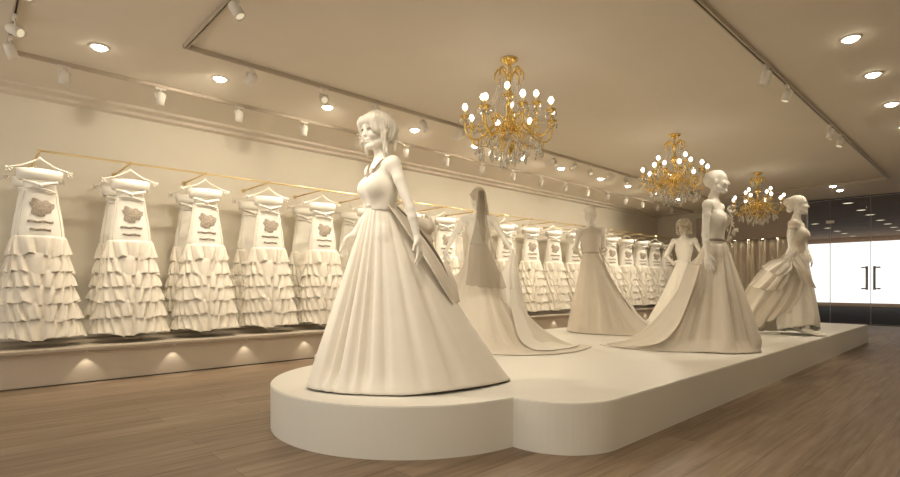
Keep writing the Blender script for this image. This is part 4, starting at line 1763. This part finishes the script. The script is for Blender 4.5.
ch0 = make_chandelier('gold crystal chandelier nearest the front, above the round podium end')
ch1 = copy_thing(ch0, (7.62, 3.30, CEIL), 'gold crystal chandelier above the corset mannequin, second from the front', 0.35)
ch2 = copy_thing(ch0, (11.40, 3.30, CEIL), 'gold crystal chandelier farthest back, beside the train-holding mannequin', 0.6)
for x in (3.89, 7.62, 11.40):
    spot('chandelier_light', (x, 3.30, CEIL - 1.16), (x, 3.30, 0), POW_CHAND, 172, 0.25, 0.25)


# ------------------------------------------------------------------ lighting tracks and spots
def make_track(name, p0, p1, label):
    bm = bmesh.new()
    (x0, y0), (x1, y1) = p0, p1
    hor = abs(x1 - x0) > abs(y1 - y0)
    w = 0.018
    t = thing(name, label, 'lighting track', (0, 0, 0), 0, 'lighting tracks on the ceiling')
    if hor:
        for s in (-1, 1):
            box(bm, x0, x1, y0 + s * 0.013 - 0.006, y0 + s * 0.013 + 0.006, CEIL - 0.035, CEIL)
        bm2 = bmesh.new()
        box(bm2, x0, x1, y0 - 0.007, y0 + 0.007, CEIL - 0.020, CEIL)
    else:
        for s in (-1, 1):
            box(bm, x0 + s * 0.013 - 0.006, x0 + s * 0.013 + 0.006, y0, y1, CEIL - 0.035, CEIL)
        bm2 = bmesh.new()
        box(bm2, x0 - 0.007, x0 + 0.007, y0, y1, CEIL - 0.020, CEIL)
    bm_obj('rail', bm, M['track'], t)
    bm_obj('slot', bm2, M['track_dark'], t)
    return t


TA, TB, TR = 6.36, 5.13, 1.605
make_track('lighting_track', (0.30, TA), (16.0, TA), 'long ceiling track in front of the hanging gowns')
make_track('lighting_track', (0.305, 1.0), (0.305, TA - 0.02), 'short ceiling track at the near left edge')
make_track('lighting_track', (1.47, TB), (13.9, TB), 'long ceiling track left of the chandeliers')
make_track('lighting_track', (1.489, TR + 0.02), (1.489, TB - 0.02), 'ceiling track crossing in front of the nearest chandelier')
make_track('lighting_track', (1.47, TR), (13.9, TR), 'long dark ceiling track right of the chandeliers')
make_track('lighting_track', (13.88, TR + 0.02), (13.88, TB - 0.02), 'far ceiling track crossing near the glass front')


def make_spot_fixture():
    """hanging cylinder spot; origin on the track, the head points along its own -Z"""
    t = thing('track_spotlight', '', 'spotlight', (0, 0, CEIL - 0.035), 0, 'spotlights on the ceiling tracks')
    bm = bmesh.new()
    box(bm, -0.055, 0.055, -0.016, 0.016, -0.022, 0.0, 0.004)
    bm_obj('adapter', bm, M['white_metal'], t)
    bm = bmesh.new()
    tube(bm, [(0, 0, -0.02), (0, 0, -0.060)], 0.008, 8)
    tube(bm, [(-0.050, 0, -0.060), (0.050, 0, -0.060)], 0.006, 8)
    for s in (-1, 1):
        tube(bm, [(s * 0.050, 0, -0.060), (s * 0.050, 0, -0.115)], 0.006, 8)
    bm_obj('yoke', bm, M['white_metal'], t, True)
    bm = bmesh.new()
    lathe(bm, [(0, 0.065), (0.030, 0.065), (0.041, 0.052), (0.043, 0.0), (0.043, -0.070), (0.037, -0.070), (0.036, -0.052), (0.0, -0.052)], 20)
    h = bm_obj('lamp_head', bm, M['white_metal'], t, True)
    h.location = (0, 0, -0.115)
    bm = bmesh.new()
    lathe(bm, [(0.0, -0.0535), (0.034, -0.0535), (0.034, -0.056), (0.0, -0.056)], 18)
    bm_obj('lens', bm, M['yellow_lens'], h, True)
    return t


sp0 = make_spot_fixture()
SPN = 0


def add_spot(x, y, target, label, power=None, size=40, rot=0.0):
    global SPN
    loc = (x, y, CEIL - 0.035)
    if SPN == 0:
        f = sp0
        f.location = loc
        f['label'] = label
    else:
        f = copy_thing(sp0, loc, label)
    SPN += 1
    hd = [c for c in f.children if c.name.startswith('lamp_head')][0]
    v = (Vector(target) - Vector((x, y, CEIL - 0.15)))
    f.rotation_euler = (0, 0, rot)
    q = v.to_track_quat('-Z', 'Y').to_matrix()
    hd.rotation_euler = (Matrix.Rotation(-rot, 3, 'Z') @ q).to_euler()
    if power:
        vn = v.normalized()
        spot('track_light', Vector((x, y, CEIL - 0.15)) + vn * 0.065, target, power, size, 0.04, 0.7)
    return f


for k in range(17):
    x = 0.73 + 0.86 * k
    add_spot(x, TA, (0.73 + 0.86 * k - 0.12, 6.66, 1.4), 'white cylinder spotlight above gowns, %s along the near-wall track' % ORD[k], POW_TRACK, 74)
for i, (y, tg) in enumerate(((4.70, (2.2, 3.0, 1.4)), (5.45, (2.2, 3.0, 1.4)), (5.95, (1.2, 7.4, 0.9)))):
    add_spot(0.305, y, tg, 'white spotlight at the left picture edge, %s from the front' % ORD[i], POW_MANN if i < 2 else None, 40, PI / 2)
add_spot(1.489, 3.92, (2.1, 3.0, 1.3), 'white spotlight on the crossing track before the nearest chandelier', POW_MANN, 42, PI / 2)
add_spot(1.489, 2.15, (2.15, 2.95, 1.2), 'added fill spotlight on the crossing track, outside the picture above the podium', POW_MANN * 0.8, 46, PI / 2)  # added out of view to light the front mannequin
add_spot(0.305, 2.60, (2.1, 3.0, 1.1), 'added fill spotlight on the near track, outside the picture', POW_MANN * 1.1, 44, PI / 2)  # second added fill for the front mannequin, unseen
for i, (x, tg) in enumerate(((2.9, (2.3, 2.9, 1.5)), (4.35, (4.9, 4.4, 1.0)), (5.7, (5.0, 4.2, 1.2)), (7.2, (7.3, 4.0, 1.0)), (8.3, (7.5, 3.9, 1.2)), (9.6, (9.2, 3.8, 1.2)), (11.0, (9.4, 3.6, 1.2)))):
    add_spot(x, TB, tg, 'white spotlight, %s along the track left of the chandeliers' % ORD[i], POW_MANN * 0.30, 42)
for i, x in enumerate((2.1, 3.6, 5.0, 6.4, 7.8, 9.0, 10.3, 11.7, 13.0)):  # extra fixtures added to brighten the gown wall
    add_spot(x, TB, (x - 0.5, 7.55, 2.05), 'added wash spotlight turned to the gowns, %s on the track left of the chandeliers' % ORD[i], POW_WASH, 92)
for i, (x, tg) in enumerate(((5.79, (5.8, 2.1, 1.3)), (6.53, (6.0, 2.1, 1.2)), (8.59, (8.5, 2.0, 1.3)), (9.23, (8.6, 2.0, 1.2)))):
    add_spot(x, TR, tg, 'spotlight %s from the front on the dark right-hand track' % ORD[i], POW_MANN * 0.7, 44, 0.0)


# ------------------------------------------------------------------ recessed downlights
def make_downlight():
    t = thing('ceiling_downlight', '', 'downlight', (0, 0, CEIL), 0, 'recessed ceiling downlights')
    bm = bmesh.new()
    lathe(bm, [(0.062, -0.004), (0.064, -0.010), (0.080, -0.008), (0.084, 0.0), (0.062, 0.0), (0.062, -0.004)], 28)
    bm_obj('trim_ring', bm, M['white_metal'], t, True)
    bm = bmesh.new()
    lathe(bm, [(0.0, -0.036), (0.030, -0.032), (0.050, -0.020), (0.060, -0.003), (0.0, -0.003)], 24)
    bm_obj('lens', bm, M['lens'], t, True)
    return t


dl0 = make_downlight()
DLN = 0


def add_down(x, y, label, power=POW_DOWN, size=150):
    global DLN
    if DLN == 0:
        f = dl0
        f.location = (x, y, CEIL)
        f['label'] = label
    else:
        f = copy_thing(dl0, (x, y, CEIL), label)
    DLN += 1
    if power:
        spot('downlight', (x, y, CEIL - 0.07), (x, y, 0), power, size, 0.06, 0.9)


for i, x in enumerate((0.92, 2.0, 3.29, 4.68, 5.92, 7.08, 8.25, 9.66, 10.81, 12.1, 13.4)):
    add_down(x, 5.72, 'recessed downlight, %s from the left in the row along the gown wall' % ORD[i])
for i, x in enumerate((5.78, 6.94, 8.24, 9.57)):
    add_down(x, 0.93, 'recessed downlight at the right picture edge, %s from the top' % ORD[i], POW_DOWN * 0.3)
for i, x in enumerate((0.70, 1.95)):  # unseen pair added as front fill for the nearest mannequin
    add_down(x, 0.93, 'added fill downlight of the right-hand row, outside the picture, %s from the front' % ORD[i], POW_DOWN * 0.9)
for i, x in enumerate((14.17, 14.89)):
    add_down(x, 2.60, 'recessed downlight of the pair before the glass front, %s one' % ('nearer', 'farther')[i], POW_DOWN * 0.4)

# small lamps in the soffit, washing the curtain
cl0 = None
for i in range(7):
    y = 3.80 + 0.35 * i
    lab = 'small soffit lamp above the curtain, %s from the glass front' % ORD[i]
    if cl0 is None:
        cl0 = thing('soffit_lamp', lab, 'downlight', (XE - 0.30, y, 2.25), 0, 'small lamps in the soffit')
        bm = bmesh.new()
        lathe(bm, [(0.030, -0.003), (0.031, -0.006), (0.040, -0.005), (0.042, 0.0), (0.030, 0.0), (0.030, -0.003)], 18)
        bm_obj('trim_ring', bm, M['white_metal'], cl0, True)
        bm = bmesh.new()
        lathe(bm, [(0.0, -0.004), (0.030, -0.004), (0.030, -0.001), (0.0, -0.001)], 18)
        bm_obj('lens', bm, M['lens'], cl0, True)
    else:
        copy_thing(cl0, (XE - 0.30, y, 2.25), lab)
    spot('soffit_light', (XE - 0.30, y, 2.235), (XE - 0.22, y, 0.0), 9.0, 46, 0.02, 0.8)

# corridor downlights seen through the glass
co0 = None
rows = [(2.86, (17.4, 19.3, 20.8, 22.8, 24.4, 26.0, 27.6), 'nearer'), (4.66, (20.6, 22.5, 24.5, 26.2, 27.6, 29.4), 'middle'), (6.5, (22.0, 24.0, 26.0, 28.0), 'farther')]
for y, xs, nm in rows:
    for i, x in enumerate(xs):
        lab = 'small corridor ceiling lamp behind the glass, %s row, %s along' % (nm, ORD[i])
        if co0 is None:
            co0 = thing('corridor_lamp', lab, 'downlight', (x, y, CEIL), 0, 'ceiling lamps in the corridor behind the glass')
            bm = bmesh.new()
            lathe(bm, [(0.11, -0.004), (0.115, -0.012), (0.135, -0.010), (0.14, 0.0), (0.11, 0.0), (0.11, -0.004)], 20)
            bm_obj('trim_ring', bm, M['soffit'], co0, True)
            bm = bmesh.new()
            lathe(bm, [(0.0, -0.008), (0.11, -0.008), (0.11, -0.003), (0.0, -0.003)], 20)
            bm_obj('lens', bm, M['lens_small'], co0, True)
        else:
            copy_thing(co0, (x, y, CEIL), lab)
